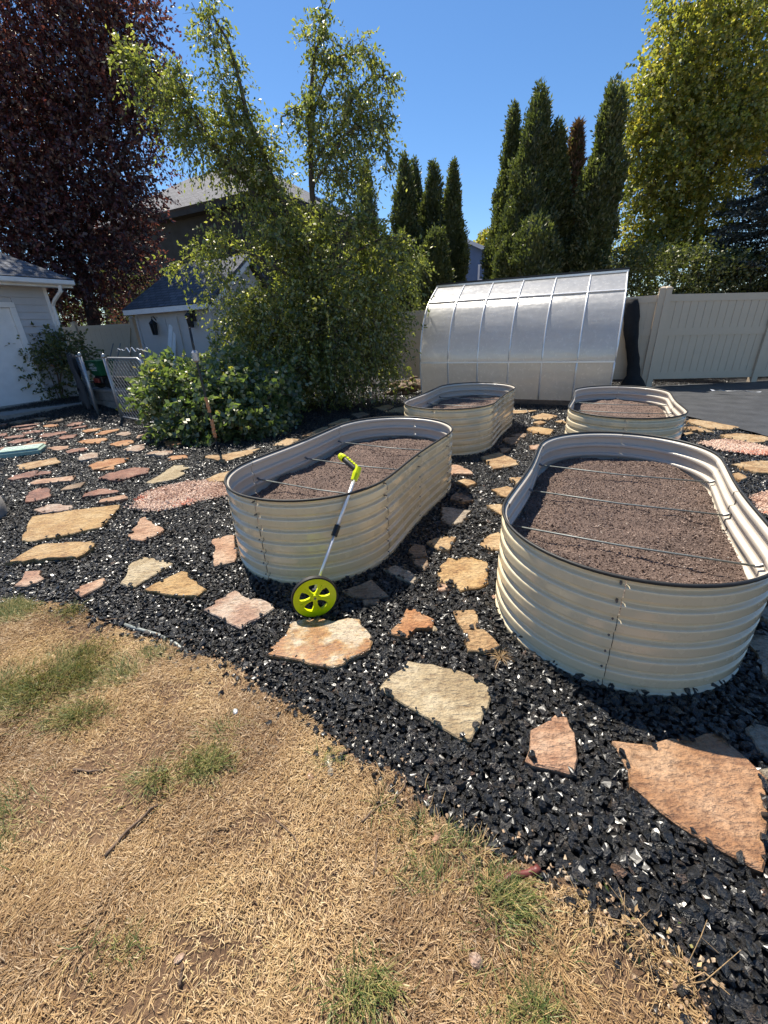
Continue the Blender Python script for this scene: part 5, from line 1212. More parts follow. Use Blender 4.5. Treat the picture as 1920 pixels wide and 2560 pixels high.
# cedars
def cedar(tip, w, Y, label, seed, brown=0.0, n=9000, group='columnar cedars along the back fence', wig=0.50, narrow=0.75):
    rng = np.random.default_rng(seed); tp_ = P(*tip, Y); H = tp_[2]; zc = (RC.T @ (np.array([tp_[0], tp_[1], H * 0.4]) - [0, 0, EYE]))[2]; R_ = w / 2 * zc / FPX
    root = empty('cedar_tree', (tp_[0], tp_[1], 0), 0, label, 'tree', group)
    MB().tube([(0, 0, -0.1), (0.05, 0, H * 0.4), (0, 0.03, H * 0.9)], [0.16, 0.10, 0.02], 8).build('trunk', MAT['bark'], root, shade=True)
    def prof_(t): return R_ * np.minimum(1.0, (1 - t) * 2.0 + 0.02) ** narrow * (0.80 + 0.20 * np.minimum(1, t * 5))
    t = 1 - rng.random(n) ** 0.62 * 0.985; t = np.clip(t, 0.02, 0.995); a = rng.uniform(0, 2 * math.pi, n)
    lump = 1 + wig * 2 * (vnoise(a / (2 * math.pi) * 9 + 3, t * H * 1.6, seed, 2, 1.0) - 0.55)
    inner = 1 - 0.30 * rng.random(n) ** 2
    rr = prof_(t) * lump * inner; pos = np.stack([rr * np.cos(a), rr * np.sin(a), t * H], 1)
    d = unit(np.stack([np.cos(a) * 0.55, np.sin(a) * 0.55, np.full(n, 0.95)], 1) + rng.normal(0, 0.33, (n, 3)))
    parts = []
    cl = vnoise(a * 2, t * H * 2, seed + 9, 2, 1.0)
    for k in range(5):
        dk = unit(d + rng.normal(0, 0.42, (n, 3))); L = rng.uniform(0.06, 0.135, n); V, F = leaf_quads(pos + rng.normal(0, 0.04, (n, 3)), dk, L, L * 0.40, rng, 0.2)
        parts.append((V, F, np.clip(cl * 0.7 + rng.random(n) * 0.35 - 0.1, 0, 0.93)))
    tb = np.linspace(0, 0.97, 18); ab = np.arange(12) * math.pi / 6; TT, AA = np.meshgrid(tb, ab, indexing='ij')
    lm = 0.70 * (1 + wig * 2 * (vnoise((AA % (2 * math.pi)) / (2 * math.pi) * 9 + 3, TT * H * 1.6, seed, 2, 1.0) - 0.55)) * prof_(TT)
    CV = np.stack([lm * np.cos(AA), lm * np.sin(AA), TT * H], -1).reshape(-1, 3); i = (np.arange(17)[:, None] * 12 + np.arange(12)[None]); j = (np.arange(17)[:, None] * 12 + (np.arange(12)[None] + 1) % 12)
    parts.append((CV, np.stack([i, j, j + 12, i + 12], -1).reshape(-1, 4), np.full(17 * 12, 0.25)))
    V, F, T = merge(parts); raw_mesh('crown', V, F, MAT['cedar'], root, tint=T)
    if brown:
        k = int(n * 0.5); tt = 1 - rng.random(k) * brown; aa = rng.uniform(0, 6.283, k); r2 = prof_(tt) * rng.uniform(0.7, 1.15, k)
        pos = np.stack([r2 * np.cos(aa), r2 * np.sin(aa), tt * H + 0.05], 1); d2 = unit(np.stack([np.cos(aa) * 0.6, np.sin(aa) * 0.6, np.full(k, 0.8)], 1) + rng.normal(0, 0.5, (k, 3)))
        V, F = leaf_quads(pos, d2, rng.uniform(0.10, 0.24, k), 0.045, rng); raw_mesh('dead_top', V, F, MAT['brown'], root, tint=rng.random(k))
    return root
cedar((1010, 385), 84, 17.5, 'leftmost cedar of the far cedar group beside the pear tree', 31)
cedar((1036, 392), 66, 18.6, 'narrow cedar just behind the leftmost one of the far group', 32, n=6000)
cedar((1083, 402), 92, 17.8, 'middle cedar of the far group with thin dark foliage', 33)
cedar((1134, 402), 74, 17.0, 'rightmost cedar of the far group, next to the blue house', 34)
cedar((912, 398), 84, 22.0, 'dark cedar half hidden behind the pear tree right branches', 35, n=6000)
cedar((1288, 257), 88, 15.6, 'slim pointed cedar at the left of the tall group above the greenhouse', 36)
cedar((1352, 207), 150, 14.8, 'tallest cedar with a pointed top, above the middle of the greenhouse', 37, n=12000)
cedar((1400, 300), 108, 14.6, 'ragged cedar between the tallest one and the brown topped one', 38, n=9000, wig=0.4)
cedar((1445, 318), 80, 15.2, 'cedar with a dead brown top', 39, brown=0.42, n=8000, wig=0.45)
cedar((1497, 520), 100, 16.0, 'short dark cedar in the gap left of the lone column', 40, n=6000)
cedar((1540, 200), 92, 13.6, 'lone tall columnar cedar above the greenhouse right end', 41, n=12000, narrow=0.45)
cedar((1276, 590), 84, 14.0, 'low rounded yellowish cedar just above the greenhouse', 42, n=7000, narrow=0.4)
cedar((1345, 540), 130, 13.6, 'low bushy cedar in front of the tallest one', 44, n=7000, narrow=0.4)
cedar((1090, 570), 84, 15.5, 'low dark cedar right of the pear tree, below the far group', 43, n=7000, narrow=0.4)
# far tree by the blue house
fb_ = P(1216, 640, 44); fb_[2] = 0
tree('far_tree', 'pale far tree top peeking over the blue house roof', 'tree', None, fb_, [([fb_, P(1216, 600, 44)], 0.15, 0.05)], [blob(1216, 600, 14, 18, 44, 1.0), blob(1228, 612, 10, 14, 44, 1.0)], 160, 8, 0.3, 0.18, MAT['birch'], MAT['bark'], 6, wood=0)
# tall yellow green birch
bb = P(1735, 800, 15.6); bb[2] = 0
tree('birch_tree', 'tall yellow green deciduous tree rising behind the right fence', 'tree', None, bb,
     [([bb, *PP([(1745, 640), (1755, 430), (1790, 200), (1830, 0)], 15.6)], 0.15, 0.03), ([bb + [-.5, .2, 0], *PP([(1690, 640), (1680, 450), (1650, 250)], 15.5)], 0.11, 0.02), (PP([(1752, 480), (1830, 330), (1880, 180)], 15.4), 0.07, 0.02), (PP([(1745, 600), (1650, 470), (1590, 380)], 15.4), 0.05, 0.015)],
     [blob(1800, 170, 150, 160, 15.7), blob(1700, 130, 75, 95, 15.7), blob(1650, 235, 85, 90, 15.6), blob(1770, 380, 160, 130, 15.5), blob(1670, 430, 100, 140, 15.4), blob(1605, 330, 48, 90, 15.6), blob(1720, 590, 110, 110, 15.3), blob(1645, 640, 72, 80, 15.4), blob(1890, 70, 120, 120, 15.8), blob(1860, 300, 110, 140, 15.6), blob(1605, 550, 45, 130, 15.5), blob(1760, 20, 120, 60, 15.8), blob(1690, 700, 90, 50, 15.4), blob(1960, 250, 120, 200, 15.6), blob(1610, 650, 40, 60, 15.5), blob(1640, 715, 70, 45, 15.6), blob(1740, 700, 80, 60, 15.7), blob(1600, 710, 50, 40, 15.8)],
     10500, 12, 0.095, 0.07, MAT['birch'], MAT['bark'], 7, 0.35, (0.3, 0.75), 0.5, 0.8, 0.1, 0.25, tintpow=1.3, hole=0.40, hole_f=1.1)
# blue spruce
def spruce(base, H, R_, label, seed):
    rng = np.random.default_rng(seed); root = empty('spruce_tree', base, 0, label, 'tree')
    MB().tube([(0, 0, -0.1), (0.03, 0, H * 0.5), (0, 0, H)], [0.17, 0.10, 0.02], 9).build('trunk', MAT['bark'], root, shade=True)
    parts = []; wv_ = []; WV = []; WF = []
    wood = MB(); nb = 170
    for i in range(nb):
        t = (i / nb) ** 0.9; z = 0.9 + t * (H - 1.0); a = i * 2.399 + rng.normal(0, 0.2); L = R_ * (1 - t) ** 0.8 * rng.uniform(0.75, 1.15) + 0.15
        s = np.linspace(0.12, 1, 9); dr = np.array([math.cos(a), math.sin(a)]); pts = np.stack([dr[0] * s * L, dr[1] * s * L, z - 0.28 * L * s + 0.20 * L * s ** 2], 1)
        wood.tube(pts, np.linspace(0.022, 0.005, 9), 4, False)
        m = int(46 * L) + 14; k = rng.uniform(0.15, 1, m); base_ = np.stack([np.interp(k, s, pts[:, j]) for j in range(3)], 1)
        sd = np.array([-dr[1], dr[0], 0]); lat = rng.choice([-1, 1], m) * rng.uniform(0.3, 1, m); side = unit(sd[None] * lat[:, None] + np.r_[dr, -0.2][None] * 0.8 + rng.normal(0, 0.18, (m, 3)))
        SL = (0.14 + 0.40 * (1 - np.abs(k - 0.45)) * min(L, 1.3) / 1.3) * rng.uniform(0.6, 1.1, m)
        for q in range(6):
            bb_ = base_ + side * (SL * q / 6)[:, None]; nd = unit(side * 0.7 + rng.normal(0, 0.55, (m, 3)) + [0, 0, 0.1]); V, F = leaf_quads(bb_, nd, rng.uniform(0.07, 0.13, m), 0.035, rng, 0.0); parts.append((V, F, np.clip(rng.random(m) * 0.6 + 0.4 * (q / 5) + rng.normal(0, .1, m), 0, 1)))
    V, F, T = merge(parts); raw_mesh('crown', V, F, MAT['spruce'], root, tint=T); wood.build('branches', MAT['bark'], root, kind='stuff')
sp0 = P(1925, 700, 13.2); spruce((sp0[0], sp0[1], 0), P(1960, 235, 13.2)[2], 2.9, 'dark blue spruce at the right edge behind the fence', 8)

# clipped hedges beyond the fences
def hedge(label, a, b, h, depth, seed, n=9000, name='hedge'):
    rng = np.random.default_rng(seed); a = np.array(a); b = np.array(b); L = np.linalg.norm(b - a); d = (b - a) / L; nr = np.array([-d[1], d[0]])
    root = empty(name, (*((a + b) / 2), 0), 0, label, 'hedge', 'hedges beyond the fences'); st = MB()
    for k in range(int(L / 0.7)):
        c = a + d * (0.35 + 0.7 * k) + nr * rng.normal(0, 0.1); st.tube([(c[0], c[1], -0.1), (c[0] + rng.normal(0, .1), c[1], h * 0.5), (c[0] + rng.normal(0, .2), c[1], h * 0.9)], [0.05, 0.035, 0.01], 5)
    rel(st.build('stems', MAT['bark'], root, kind='stuff'), root)
    t = rng.random(n) * L; s = rng.uniform(-1, 1, n); z = h * (1 - rng.random(n) ** 1.3 * 0.95) * (0.85 + 0.3 * vnoise(t, s, seed, 2, 0.8)); p = a[None] + d[None] * t[:, None] + nr[None] * (s * depth / 2)[:, None]
    V, F, T = twig_leaves(np.stack([p[:, 0], p[:, 1], z], 1), unit(rng.normal(0, 1, (n, 3)) + [0, 0, 0.5]), rng.uniform(0.15, 0.4, n), 6, 0.09, 0.05, rng, 0.1, 0.6); rel(raw_mesh('foliage', V, F, MAT['cedar'], root, tint=T * 0.85), root)
hedge('dark leafy hedge behind the right fence under the tall yellow green tree', (6.2, 12.6), (15.5, 12.6), 2.9, 1.2, 51, 8000)
hedge('dark hedge seen between the garage and the plum trunk', (-22.0, 20.5), (-9.5, 22.5), 4.2, 1.5, 52, 7000)
# ------------------------------------------------------------------ gravel
def bed_mask(x, y, grow):
    k = np.zeros(x.shape, bool)
    for (loc, ang, _, _) in BEDS:
        c, s = math.cos(math.radians(ang)), math.sin(math.radians(ang)); lx, ly = (x - loc[0]) * c + (y - loc[1]) * s, -(x - loc[0]) * s + (y - loc[1]) * c
        k |= np.hypot(np.maximum(np.abs(lx) - BS, 0), ly) < BR + grow
    return k
def flag_mask(x, y, shrink):
    k = np.zeros(x.shape, bool)
    for pl, zg in flag_polys:
        c = pl.mean(0); r = np.linalg.norm(pl - c, axis=1).max(); near = np.hypot(x - c[0], y - c[1]) < r
        if not near.any(): continue
        rad = max(0.05, r); q = c + (pl - c) * (1 - shrink / rad); k[near] |= inside(x[near], y[near], [tuple(a) for a in q])
    return k
def jgrid(x0, x1, y0, y1, p, rng, j=0.48):
    xs = np.arange(x0, x1, p); ys = np.arange(y0, y1, p); X, Y = np.meshgrid(xs, ys); n = X.size
    return X.ravel() + rng.uniform(-j, j, n) * p, Y.ravel() + rng.uniform(-j, j, n) * p
LAWN_IN = [(px, py) for px, py in LAWN]
# patches of pink grit where a flagstone has crumbled
GRIT = {'pink crumbled stone grit patch left of the wheel bed': [G(*q) for q in [(333, 1270), (358, 1240), (405, 1222), (464, 1210), (527, 1205), (570, 1220), (570, 1242), (506, 1255), (443, 1272), (371, 1283)]],
        'coral pink crumbled stone grit patch right of the big bed': [G(*q) for q in [(1752, 1112), (1800, 1104), (1850, 1107), (1905, 1120), (1935, 1128), (1920, 1140), (1885, 1140), (1815, 1130)]],
        'coral pink crumbled stone grit patch at the right edge beside the big bed': [G(*q) for q in [(1888, 1250), (1925, 1236), (1990, 1250), (1975, 1300), (1918, 1290)]]}
def grit_mask(x, y):
    k = np.zeros(x.shape, bool)
    for pl in GRIT.values(): k |= inside(x, y, [tuple(a) for a in pl])
    return k
rng = np.random.default_rng(101)
sets = []
for (r0, r1, p, smin, smax, zl) in ((0.0, 3.3, 0.020, 0.0085, 0.020, 1), (0.0, 3.3, 0.030, 0.009, 0.0235, 2), (3.3, 6.2, 0.027, 0.0115, 0.0225, 1), (6.2, 13.5, 0.038, 0.015, 0.025, 1)):
    if r1 < 4: x, y = jgrid(-3.4, 3.2, 0.1, 3.3, p, rng)
    elif r1 < 7: x, y = jgrid(-6.2, 5.5, 0.3, 6.2, p, rng)
    else: x, y = jgrid(-11.5, 8.5, 2, 12.3, p, rng)
    D = np.hypot(x, y); k = (D >= r0) & (D < r1) & in_view(x, y, 0.0, 420 if r1 > 4 else 700)
    x, y = x[k], y[k]
    edge_j = 0.05 * (vnoise(x, y, 66, 2, 9) - 0.5)
    k = ~inside(x + edge_j, y - edge_j, LAWN_IN) & ~bed_mask(x, y, -0.03) & ~inside(x, y, FAB)
    x, y = x[k], y[k]
    m0 = flag_mask(x, y, 0.010); m1 = flag_mask(x, y, 0.028); k = ~m0 | (~m1 & (rng.random(len(x)) < 0.07)); x, y = x[k], y[k]
    g = grit_mask(x, y) & (rng.random(len(x)) < 0.8); x, y = x[~g], y[~g]
    n = len(x); s = smin + (smax - smin) * rng.random(n) ** 1.6
    s *= np.where(rng.random(n) < 0.04, 1.45, 1.0)
    near = np.clip(1.9 - np.hypot(x - 0.8, y - 0.35), 0, 1); s *= 1 + 0.25 * near
    sc_ = s[:, None] * np.stack([rng.uniform(0.95, 1.65, n), rng.uniform(0.75, 1.1, n), rng.uniform(0.5, 0.85, n)], 1)
    rot = np.stack([rng.normal(0, 0.38, n), rng.normal(0, 0.38, n), rng.uniform(0, 6.283, n)], 1)
    z = gz(x, y) + (0.004 if zl == 1 else 0.012) + rng.uniform(-0.004, 0.006, n) + s * 0.15
    fm_ = flag_mask(x, y, -0.02); z = np.where(fm_, np.minimum(z, gz(x, y) + 0.012), z); z = np.where(flag_mask(x, y, 0.006), gz(x, y) + 0.034 + s * 0.3, z)
    sets.append((np.stack([x, y, z], 1), rot, sc_, rng.random(n)))
# strays on the lawn side
ex, ey = [], []
for i in range(len(edge) - 1):
    a, b = np.array(edge[i]), np.array(edge[i + 1]); d = b - a; L = np.linalg.norm(d); n_ = int(L * 70); nr = np.array([-d[1], d[0]]) / max(L, 1e-6)
    for _ in range(n_): q = a + d * rng.random() - nr * abs(rng.normal(0, 0.05)); ex.append(q[0]); ey.append(q[1])
ex, ey = np.array(ex), np.array(ey); k = in_view(ex, ey, 0, 100); ex, ey = ex[k], ey[k]; n = len(ex); s = rng.uniform(0.009, 0.022, n)
sets.append((np.stack([ex, ey, lawn_z(ex, ey) + s * 0.2], 1), rng.uniform(0, 6.28, (n, 3)), s[:, None] * rng.uniform(0.7, 1.4, (n, 3)), rng.random(n)))
cat = [np.concatenate([q[i] for q in sets]) for i in range(4)]
print('gravel pieces', len(cat[0]))
scatter('black_gravel', *cat, MAT['rock'], variants=9, rough=0.36, seed=1, detail=True, label='wet black crushed gravel covering the ground between the flagstones', cat='gravel')
# tan edging pebbles
n = 420; ii = rng.integers(8, len(edge) - 2, n); t = rng.random(n)[:, None]; q = np.array(edge)[ii] * (1 - t) + np.array(edge)[ii + 1] * t + rng.normal(0, 0.045, (n, 2)); s = rng.uniform(0.003, 0.008, n)
scatter('tan_pebbles', np.c_[q, lawn_z(q[:, 0], q[:, 1]) + 0.008], rng.uniform(0, 6.28, (n, 3)), s[:, None] * rng.uniform(0.7, 1.5, (n, 3)), rng.random(n), MAT['chip'], variants=6, seed=2, label='small tan pebbles scattered along the lawn edge', cat='pebbles')
for lab, pl in GRIT.items():
    pl = np.array(pl); x = rng.uniform(pl[:, 0].min() - .05, pl[:, 0].max() + .05, 14000); y = rng.uniform(pl[:, 1].min() - .05, pl[:, 1].max() + .05, 14000)
    c = pl.mean(0); k = inside(x + rng.normal(0, .03, 14000), y + rng.normal(0, .03, 14000), [tuple(a) for a in pl]) & ~bed_mask(x, y, 0.0) & in_view(x, y, 0, 100); x, y = x[k][:5200], y[k][:5200]; n = len(x); s = rng.uniform(0.006, 0.014, n)
    scatter('pink_grit', np.stack([x, y, 0.016 + rng.uniform(0, 0.012, n) + gz(x, y)], 1), rng.uniform(0, 6.28, (n, 3)), s[:, None] * rng.uniform(0.7, 1.5, (n, 3)), np.clip(vnoise(x, y, 70, 2, 4) * 1.3 - 0.3 + rng.random(n) * 0.5, 0, 1), MAT['pinkgrit'], seed=3, label=lab, cat='grit')
wc = G(1030, 968); n = 900; a = rng.uniform(0, 6.28, n); r = np.sqrt(rng.random(n)) * 0.9
x = wc[0] + 0.1 + r * np.cos(a) * 0.9; y = wc[1] + 0.5 + r * np.sin(a) * 0.8; s = rng.uniform(0.015, 0.035, n)
scatter('wood_chips', np.stack([x, y, 0.03 + rng.uniform(0, .03, n)], 1), np.stack([rng.normal(0, .3, n), rng.normal(0, .3, n), rng.uniform(0, 6.28, n)], 1), s[:, None] * np.array([1.6, 0.7, 0.35]), rng.random(n), MAT['chip'], seed=4, label='pale wood chips spread beside the greenhouse left end', cat='wood chips')

# ------------------------------------------------------------------ dry lawn
def pxell(lst): return [(G(u, v), (abs(np.linalg.norm(G(u + ru, v) - G(u, v))), abs(np.linalg.norm(G(u, v + rv) - G(u, v - rv)) / 2)), w) for u, v, ru, rv, w in lst]
GREEN = pxell([(170, 1690, 110, 40, 1.0), (60, 1730, 110, 45, 1.0), (200, 1645, 70, 30, .9), (190, 1790, 60, 30, .8), (510, 1915, 55, 40, 1.0), (375, 1955, 60, 35, .9), (1275, 2255, 60, 55, 1.2), (900, 2480, 80, 60, 1.0), (1340, 2530, 80, 40, .9), (180, 1530, 35, 16, 1.1), (40, 1530, 60, 20, 1.0), (310, 1690, 40, 20, .6), (1060, 2200, 60, 35, .5), (30, 2060, 60, 60, .7), (270, 2380, 70, 40, .5), (1120, 2120, 50, 25, .4), (560, 1830, 40, 20, .4), (390, 1640, 40, 15, .5), (840, 1900, 40, 20, .3)])
BARE = pxell([(640, 2060, 150, 110, .75), (780, 2200, 150, 100, .6), (300, 1620, 120, 40, .4), (1560, 2420, 150, 130, .9), (1420, 2350, 80, 70, .7), (1130, 2440, 60, 40, .8), (480, 2330, 120, 60, .4), (700, 1850, 80, 60, .5)])
def field(x, y, ells):
    f = np.zeros(x.shape)
    for c, (rx, ry), w in ells: f = np.maximum(f, w * np.exp(-1.2 * (((x - c[0]) / rx) ** 2 + ((y - c[1]) / ry) ** 2)))
    return f
def blades(x, y, z, ang, lean, L, W, curl, rng):
    n = len(x); h = np.stack([np.cos(ang), np.sin(ang), np.zeros(n)], 1); s = np.stack([-np.sin(ang), np.cos(ang), np.zeros(n)], 1)
    up = np.array([0, 0, 1.0]); p0 = np.stack([x, y, z], 1); d1 = h * np.cos(lean)[:, None] + up * np.sin(lean)[:, None]
    l2 = lean - curl; bend = rng.normal(0, 0.35, n)[:, None]
    d2 = h * np.cos(l2)[:, None] + up * np.sin(l2)[:, None] + s * bend
    p1 = p0 + d1 * (L * 0.5)[:, None]; p2 = p1 + d2 * (L * 0.5)[:, None]; p2[:, 2] = np.maximum(p2[:, 2], lawn_z(p2[:, 0], p2[:, 1]) + 0.001)
    w = (W / 2)[:, None]; tw = unit(s + up * rng.normal(0, 0.4, n)[:, None])
    V = np.stack([p0 - tw * w, p0 + tw * w, p1 + tw * w, p1 - tw * w, p2 + tw * w * 0.35, p2 - tw * w * 0.35], 1).reshape(-1, 3); b = np.arange(n)[:, None] * 6
    F = np.stack([b + np.array([0, 1, 2, 3]), b + np.array([3, 2, 4, 5])], 1).reshape(-1, 4); return V, F
N0 = 680000
x = rng.uniform(-3.3, 1.5, N0); y = rng.uniform(-0.1, 2.6, N0); D = np.sqrt(x * x + y * y + EYE ** 2)
keep = in_view(x, y, 0, 330); x, y, D = x[keep], y[keep], D[keep]
ej = 0.05 * (vnoise(x, y, 66, 2, 9) - 0.5); keep = inside(x + ej, y - ej + 0.01, LAWN_IN); x, y, D = x[keep], y[keep], D[keep]
bare = np.clip(1.0 * field(x, y, BARE) + 0.75 * smooth(0.52, 0.68, vnoise(x, y, 90, 3, 2.0)), 0, 0.93)
keep = rng.random(len(x)) > bare; x, y = x[keep], y[keep]
cap = 240000
if len(x) > cap: x, y = x[:cap], y[:cap]
n = len(x); ang = vnoise(x, y, 91, 2, 3.0) * 9 + rng.normal(0, 0.9, n)
gr_ = field(x, y, GREEN); isg = rng.random(n) < gr_ * 0.75
lean = np.where(isg, rng.uniform(0.3, 1.2, n), np.abs(rng.normal(0.10, 0.22, n))); L = np.where(isg, rng.uniform(0.03, 0.065, n), rng.uniform(0.008, 0.032, n) * (0.7 + 0.6 * vnoise(x, y, 95, 2, 2.5)))
W = rng.uniform(0.0010, 0.0026, n); tint = np.where(isg, rng.uniform(0.74, 0.97, n), np.clip(vnoise(x, y, 92, 3, 3.5) * 0.75 - 0.05 + rng.normal(0, 0.13, n), 0, 0.74))
V, F = blades(x, y, lawn_z(x, y) + rng.uniform(0.0, 0.008, n), ang, lean, L, W, rng.uniform(-0.1, 0.5, n), rng)
parts = [(V, F, np.repeat(tint, 2))]
# tufts
TUFT = [(170, 1690, 1), (90, 1735, 1), (210, 1640, 1), (515, 1905, 1), (540, 1925, 1), (370, 1960, 1), (390, 1940, 1), (1275, 2245, 1), (1250, 2265, 1), (1300, 2270, 1), (880, 2500, 1), (920, 2470, 1), (1340, 2540, 1), (180, 1535, 1), (30, 1530, 1), (300, 1690, .8), (200, 1790, 1),
        (1050, 2070, .5), (1090, 2110, .5), (1150, 2130, .5), (1200, 2140, .4), (1020, 2120, .5), (1180, 2210, .6), (1100, 2200, .6), (980, 2060, .5), (1130, 2290, .3), (1400, 2400, .2), (370, 1770, .0), (470, 1660, .3), (400, 1690, .3), (560, 1850, .3), (600, 2250, .2), (250, 2150, .1), (120, 2300, .2), (420, 2420, .3), (700, 2400, .2), (1000, 2380, .2), (1180, 2450, .3), (1450, 2530, .3), (60, 2450, .2), (800, 1990, .2), (640, 1780, .3), (330, 2060, .2), (950, 2020, .4), (1240, 2350, .4)]
for u, v, g in TUFT:
    if g < 0.35 and rng.random() < 0.6: continue
    c = G(u, v); m = rng.integers(40, 100); r = np.abs(rng.normal(0, 0.035, m)); a = rng.uniform(0, 6.283, m); tx = c[0] + r * np.cos(a); ty = c[1] + r * np.sin(a)
    isg = rng.random(m) < g * 0.8; L = rng.uniform(0.03, 0.068, m); V, F = blades(tx, ty, lawn_z(tx, ty), a + rng.normal(0, 0.6, m), rng.uniform(0.25, 1.25, m), L, rng.uniform(0.0012, 0.0026, m), rng.uniform(0.1, 0.9, m), rng)
    parts.append((V, F, np.repeat(np.where(isg, rng.uniform(0.78, 1, m), rng.uniform(0.35, 0.75, m)), 2)))
V, F, T = merge(parts)
raw_mesh('dry_grass', V, F, MAT['straw'], tint=T, kind='stuff', label='dead straw coloured lawn grass with a few green tufts', cat='grass')

# ------------------------------------------------------------------ sticks, weeds, strays
def stick(name, pxs, r0, r1, mat, label, cat='stick', z=0.02, group=None):
    pts = [np.r_[G(*q, z), 0] for q in pxs]; pts = [np.array([p[0], p[1], float(lawn_z(p[0], p[1])) + r0 * 0.8 + 0.006]) for p in pts]; c = pts[0].copy()
    mb = MB(); limb(mb, [p - c for p in pts], r0, r1, np.random.default_rng(len(label)), 6, 10)
    for v in mb.v: pass
    o = mb.build(name, mat, shade=True, label=label, cat=cat, group=group); o.location = c; return o
np_rng_save = rng
def limb_small(*a): pass
_l = limb
def limb(mb, pts, r0, r1, rng_, n=8, k=14):
    pts = np.array(pts, float); tt = np.linspace(0, len(pts) - 1, k)
    out = np.stack([np.interp(tt, np.arange(len(pts)), pts[:, j]) for j in range(3)], 1) + rng_.normal(0, r0 * 0.35, (k, 3)); mb.tube(out, np.linspace(r0, r1, k), n); return out
SG = 'sticks on the dry lawn'
stick('stick', [(265, 2140), (300, 2095), (345, 2050), (393, 2010)], 0.006, 0.004, MAT['stick'], 'long straight dark stick lying on the dry lawn at lower left', group=SG)
stick('stick', [(905, 2060), (930, 2030), (985, 2000), (1010, 1975), (1015, 1950)], 0.004, 0.003, MAT['stick'], 'thin curved tan twig crossing the gravel edge at the middle', group=SG)
stick('stick', [(690, 2050), (730, 2085), (745, 2110), (735, 2150)], 0.003, 0.002, MAT['stick'], 'thin bent dark twig on the bare soil left of centre', group=SG)
stick('stick', [(935, 2190), (940, 2130), (945, 2095)], 0.003, 0.002, MAT['stick'], 'short upright dark twig on the lawn below the curved tan twig', group=SG)
stick('red_stick', [(1240, 2215), (1280, 2190), (1320, 2180), (1346, 2176)], 0.008, 0.012, MAT['redstick'], 'short thick red brown stick at the gravel edge, lower right', group=SG)
stick('stick', [(265, 1549), (290, 1548), (312, 1545)], 0.004, 0.003, MAT['stick'], 'small grey twig on the gravel edge at left', group=SG)
stick('stick', [(448, 2460), (458, 2410)], 0.005, 0.003, MAT['stick'], 'stubby brown twig near the bottom edge of the lawn', group=SG)
stick('stick', [(185, 1925), (230, 1928), (262, 1920)], 0.005, 0.003, MAT['stick'], 'half buried dark twig on the lawn at far left', group=SG)
# clear plastic edging strip showing at the gravel edge
ep = [G(*q) for q in [(300, 1560), (340, 1574), (390, 1588), (440, 1612), (470, 1640)]]; V = []
for i, p in enumerate(ep):
    d = ep[min(i + 1, 4)] - ep[max(i - 1, 0)]; d /= np.linalg.norm(d); nr = np.array([-d[1], d[0]])
    for s, z in ((-0.010, 0.004), (-0.004, 0.015), (0.004, 0.016), (0.010, 0.006)): V.append((p[0] + nr[0] * s, p[1] + nr[1] * s, z))
MB().add(V, [(i * 4 + j, i * 4 + j + 1, i * 4 + j + 5, i * 4 + j + 4) for i in range(4) for j in range(3)]).build('edging_strip', MAT['cable'], shade=True, label='exposed grey lawn edging strip between the lawn and the gravel at left', cat='edging').modifiers.new('thick', 'SOLIDIFY').thickness = 0.003
# stray pebbles on the lawn
def pebble(px, r, mat, label, sq=(1.4, 0.9, 0.6)):
    c = G(*px, 0.02); rg = np.random.default_rng(int(px[0])); bm = bmesh.new(); bmesh.ops.create_icosphere(bm, subdivisions=2, radius=r)
    for v in bm.verts: v.co = Vector((v.co.x * sq[0], v.co.y * sq[1], v.co.z * sq[2])) * (1 + rg.normal(0, 0.06))
    me = bpy.data.meshes.new('pebble'); bm.to_mesh(me); bm.free(); me.materials.append(mat); o = bpy.data.objects.new('pebble', me); link(o)
    o.location = (c[0], c[1], float(lawn_z(c[0], c[1])) + r * sq[2] * 0.6); o.rotation_euler = (0, 0, rg.uniform(0, 3)); tag(o, label, 'pebble', 'stray pebbles on the dry lawn')
pebble((588, 1778), 0.013, MAT['galv'], 'shiny pale grey stone alone on the lawn left of centre')
pebble((822, 1903), 0.022, FLAG['C'], 'flat cream stone chip on the lawn beside the gravel edge', (0.8, 1.5, 0.4))
pebble((826, 1930), 0.013, FLAG['G'], 'round tan pebble just below the flat cream chip')
pebble((776, 1942), 0.012, FLAG['P'], 'round pinkish pebble left of the flat cream chip')
pebble((1092, 2098), 0.016, FLAG['P'], 'smooth pink pebble in the dry grass at lower middle', (0.8, 1.4, 0.6))
pebble((1190, 2400), 0.016, FLAG['W'], 'white stone on the lawn near the bottom', (1.2, 1, 0.7))
pebble((445, 2390), 0.010, FLAG['W'], 'tiny pale chip on the lawn at the bottom left')
pebble((1085, 1572), 0.018, FLAG['C'], 'small cream stone chip on the black gravel above the cream slab', (1.6, 0.9, 0.4))
pebble((1235, 1492), 0.014, FLAG['P'], 'small pink chip on the gravel beside the big bed', (1.4, 0.9, 0.4))
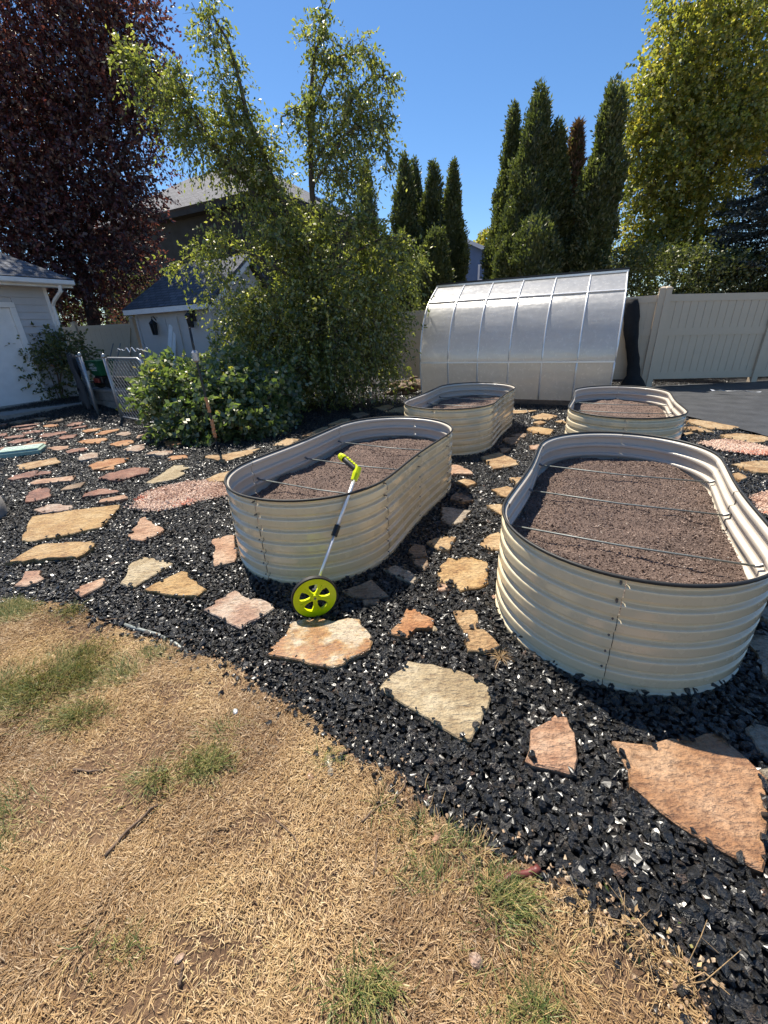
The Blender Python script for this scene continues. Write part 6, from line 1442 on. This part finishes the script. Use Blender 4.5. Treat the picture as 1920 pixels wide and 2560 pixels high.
# dead weeds at the lower right and a dry tuft below the two tan slabs
def weed(px, label, seed, h=0.16, k=5):
    c = G(*px); rg = np.random.default_rng(seed); root = empty('dead_weed', (c[0], c[1], 0.01), 0, label, 'weed', 'dead weeds at the gravel edge')
    mb = MB()
    for i in range(k):
        a = rg.uniform(0, 6.28); e = np.array([math.cos(a) * h * rg.uniform(.5, 1.2), math.sin(a) * h * rg.uniform(.5, 1.2), h * rg.uniform(.25, .9)]); m_ = e * 0.5 + rg.normal(0, 0.02, 3) + [0, 0, 0.02]
        mb.tube([(0, 0, 0), m_, e], [0.0014, 0.0011, 0.0007], 5); s2 = e + rg.normal(0, 0.04, 3) + [0, 0, .02]; mb.tube([m_, (m_ + s2) / 2, s2], [0.001, 0.0009, 0.0006], 4)
    mb.build('stems', MAT['strawstem'], root, kind='stuff')
    n = 14; st_ = rg.normal(0, h * 0.35, (n, 3)) + [0, 0, h * 0.4]; V, F = leaf_quads(st_, unit(rg.normal(0, 1, (n, 3))), rg.uniform(0.01, 0.025, n), 0.009, rg); raw_mesh('leaves', V, F, MAT['straw'], root, tint=rg.uniform(0.4, 1, n))
MAT['strawstem'] = plain('straw_stem', (0.36, 0.24, 0.12), 0.7, var=0.25, scale=40)
weed((1470, 2290), 'dead weed with thin branching stems beside the first gravel corner at lower right', 61, 0.09)
weed((1565, 2330), 'dead weed with yellow stems nearest the gravel at lower right', 62, 0.10)
weed((1630, 2380), 'dead forked weed between the other two at lower right', 63, 0.09)
weed((1690, 2470), 'pale woody weed with upright forked stems lowest at right', 64, 0.11)
c = G(1250, 1655); m = 50; a = rng.uniform(0, 6.283, m); r = np.abs(rng.normal(0, 0.02, m))
V, F = blades(c[0] + r * np.cos(a), c[1] + r * np.sin(a), np.full(m, 0.03), a, rng.uniform(0.1, 0.9, m), rng.uniform(0.02, 0.065, m), rng.uniform(0.0012, 0.0024, m), rng.uniform(0.2, 0.9, m), rng)
raw_mesh('dry_tuft', V, F, MAT['straw'], tint=np.repeat(rng.uniform(0.1, 0.6, m), 2), label='small dry straw tuft on the gravel below the two tan slabs', cat='grass tuft')
for k_, o in enumerate(list(bpy.data.objects)):
    if o.type == 'MESH' and o.data.users == 0: pass
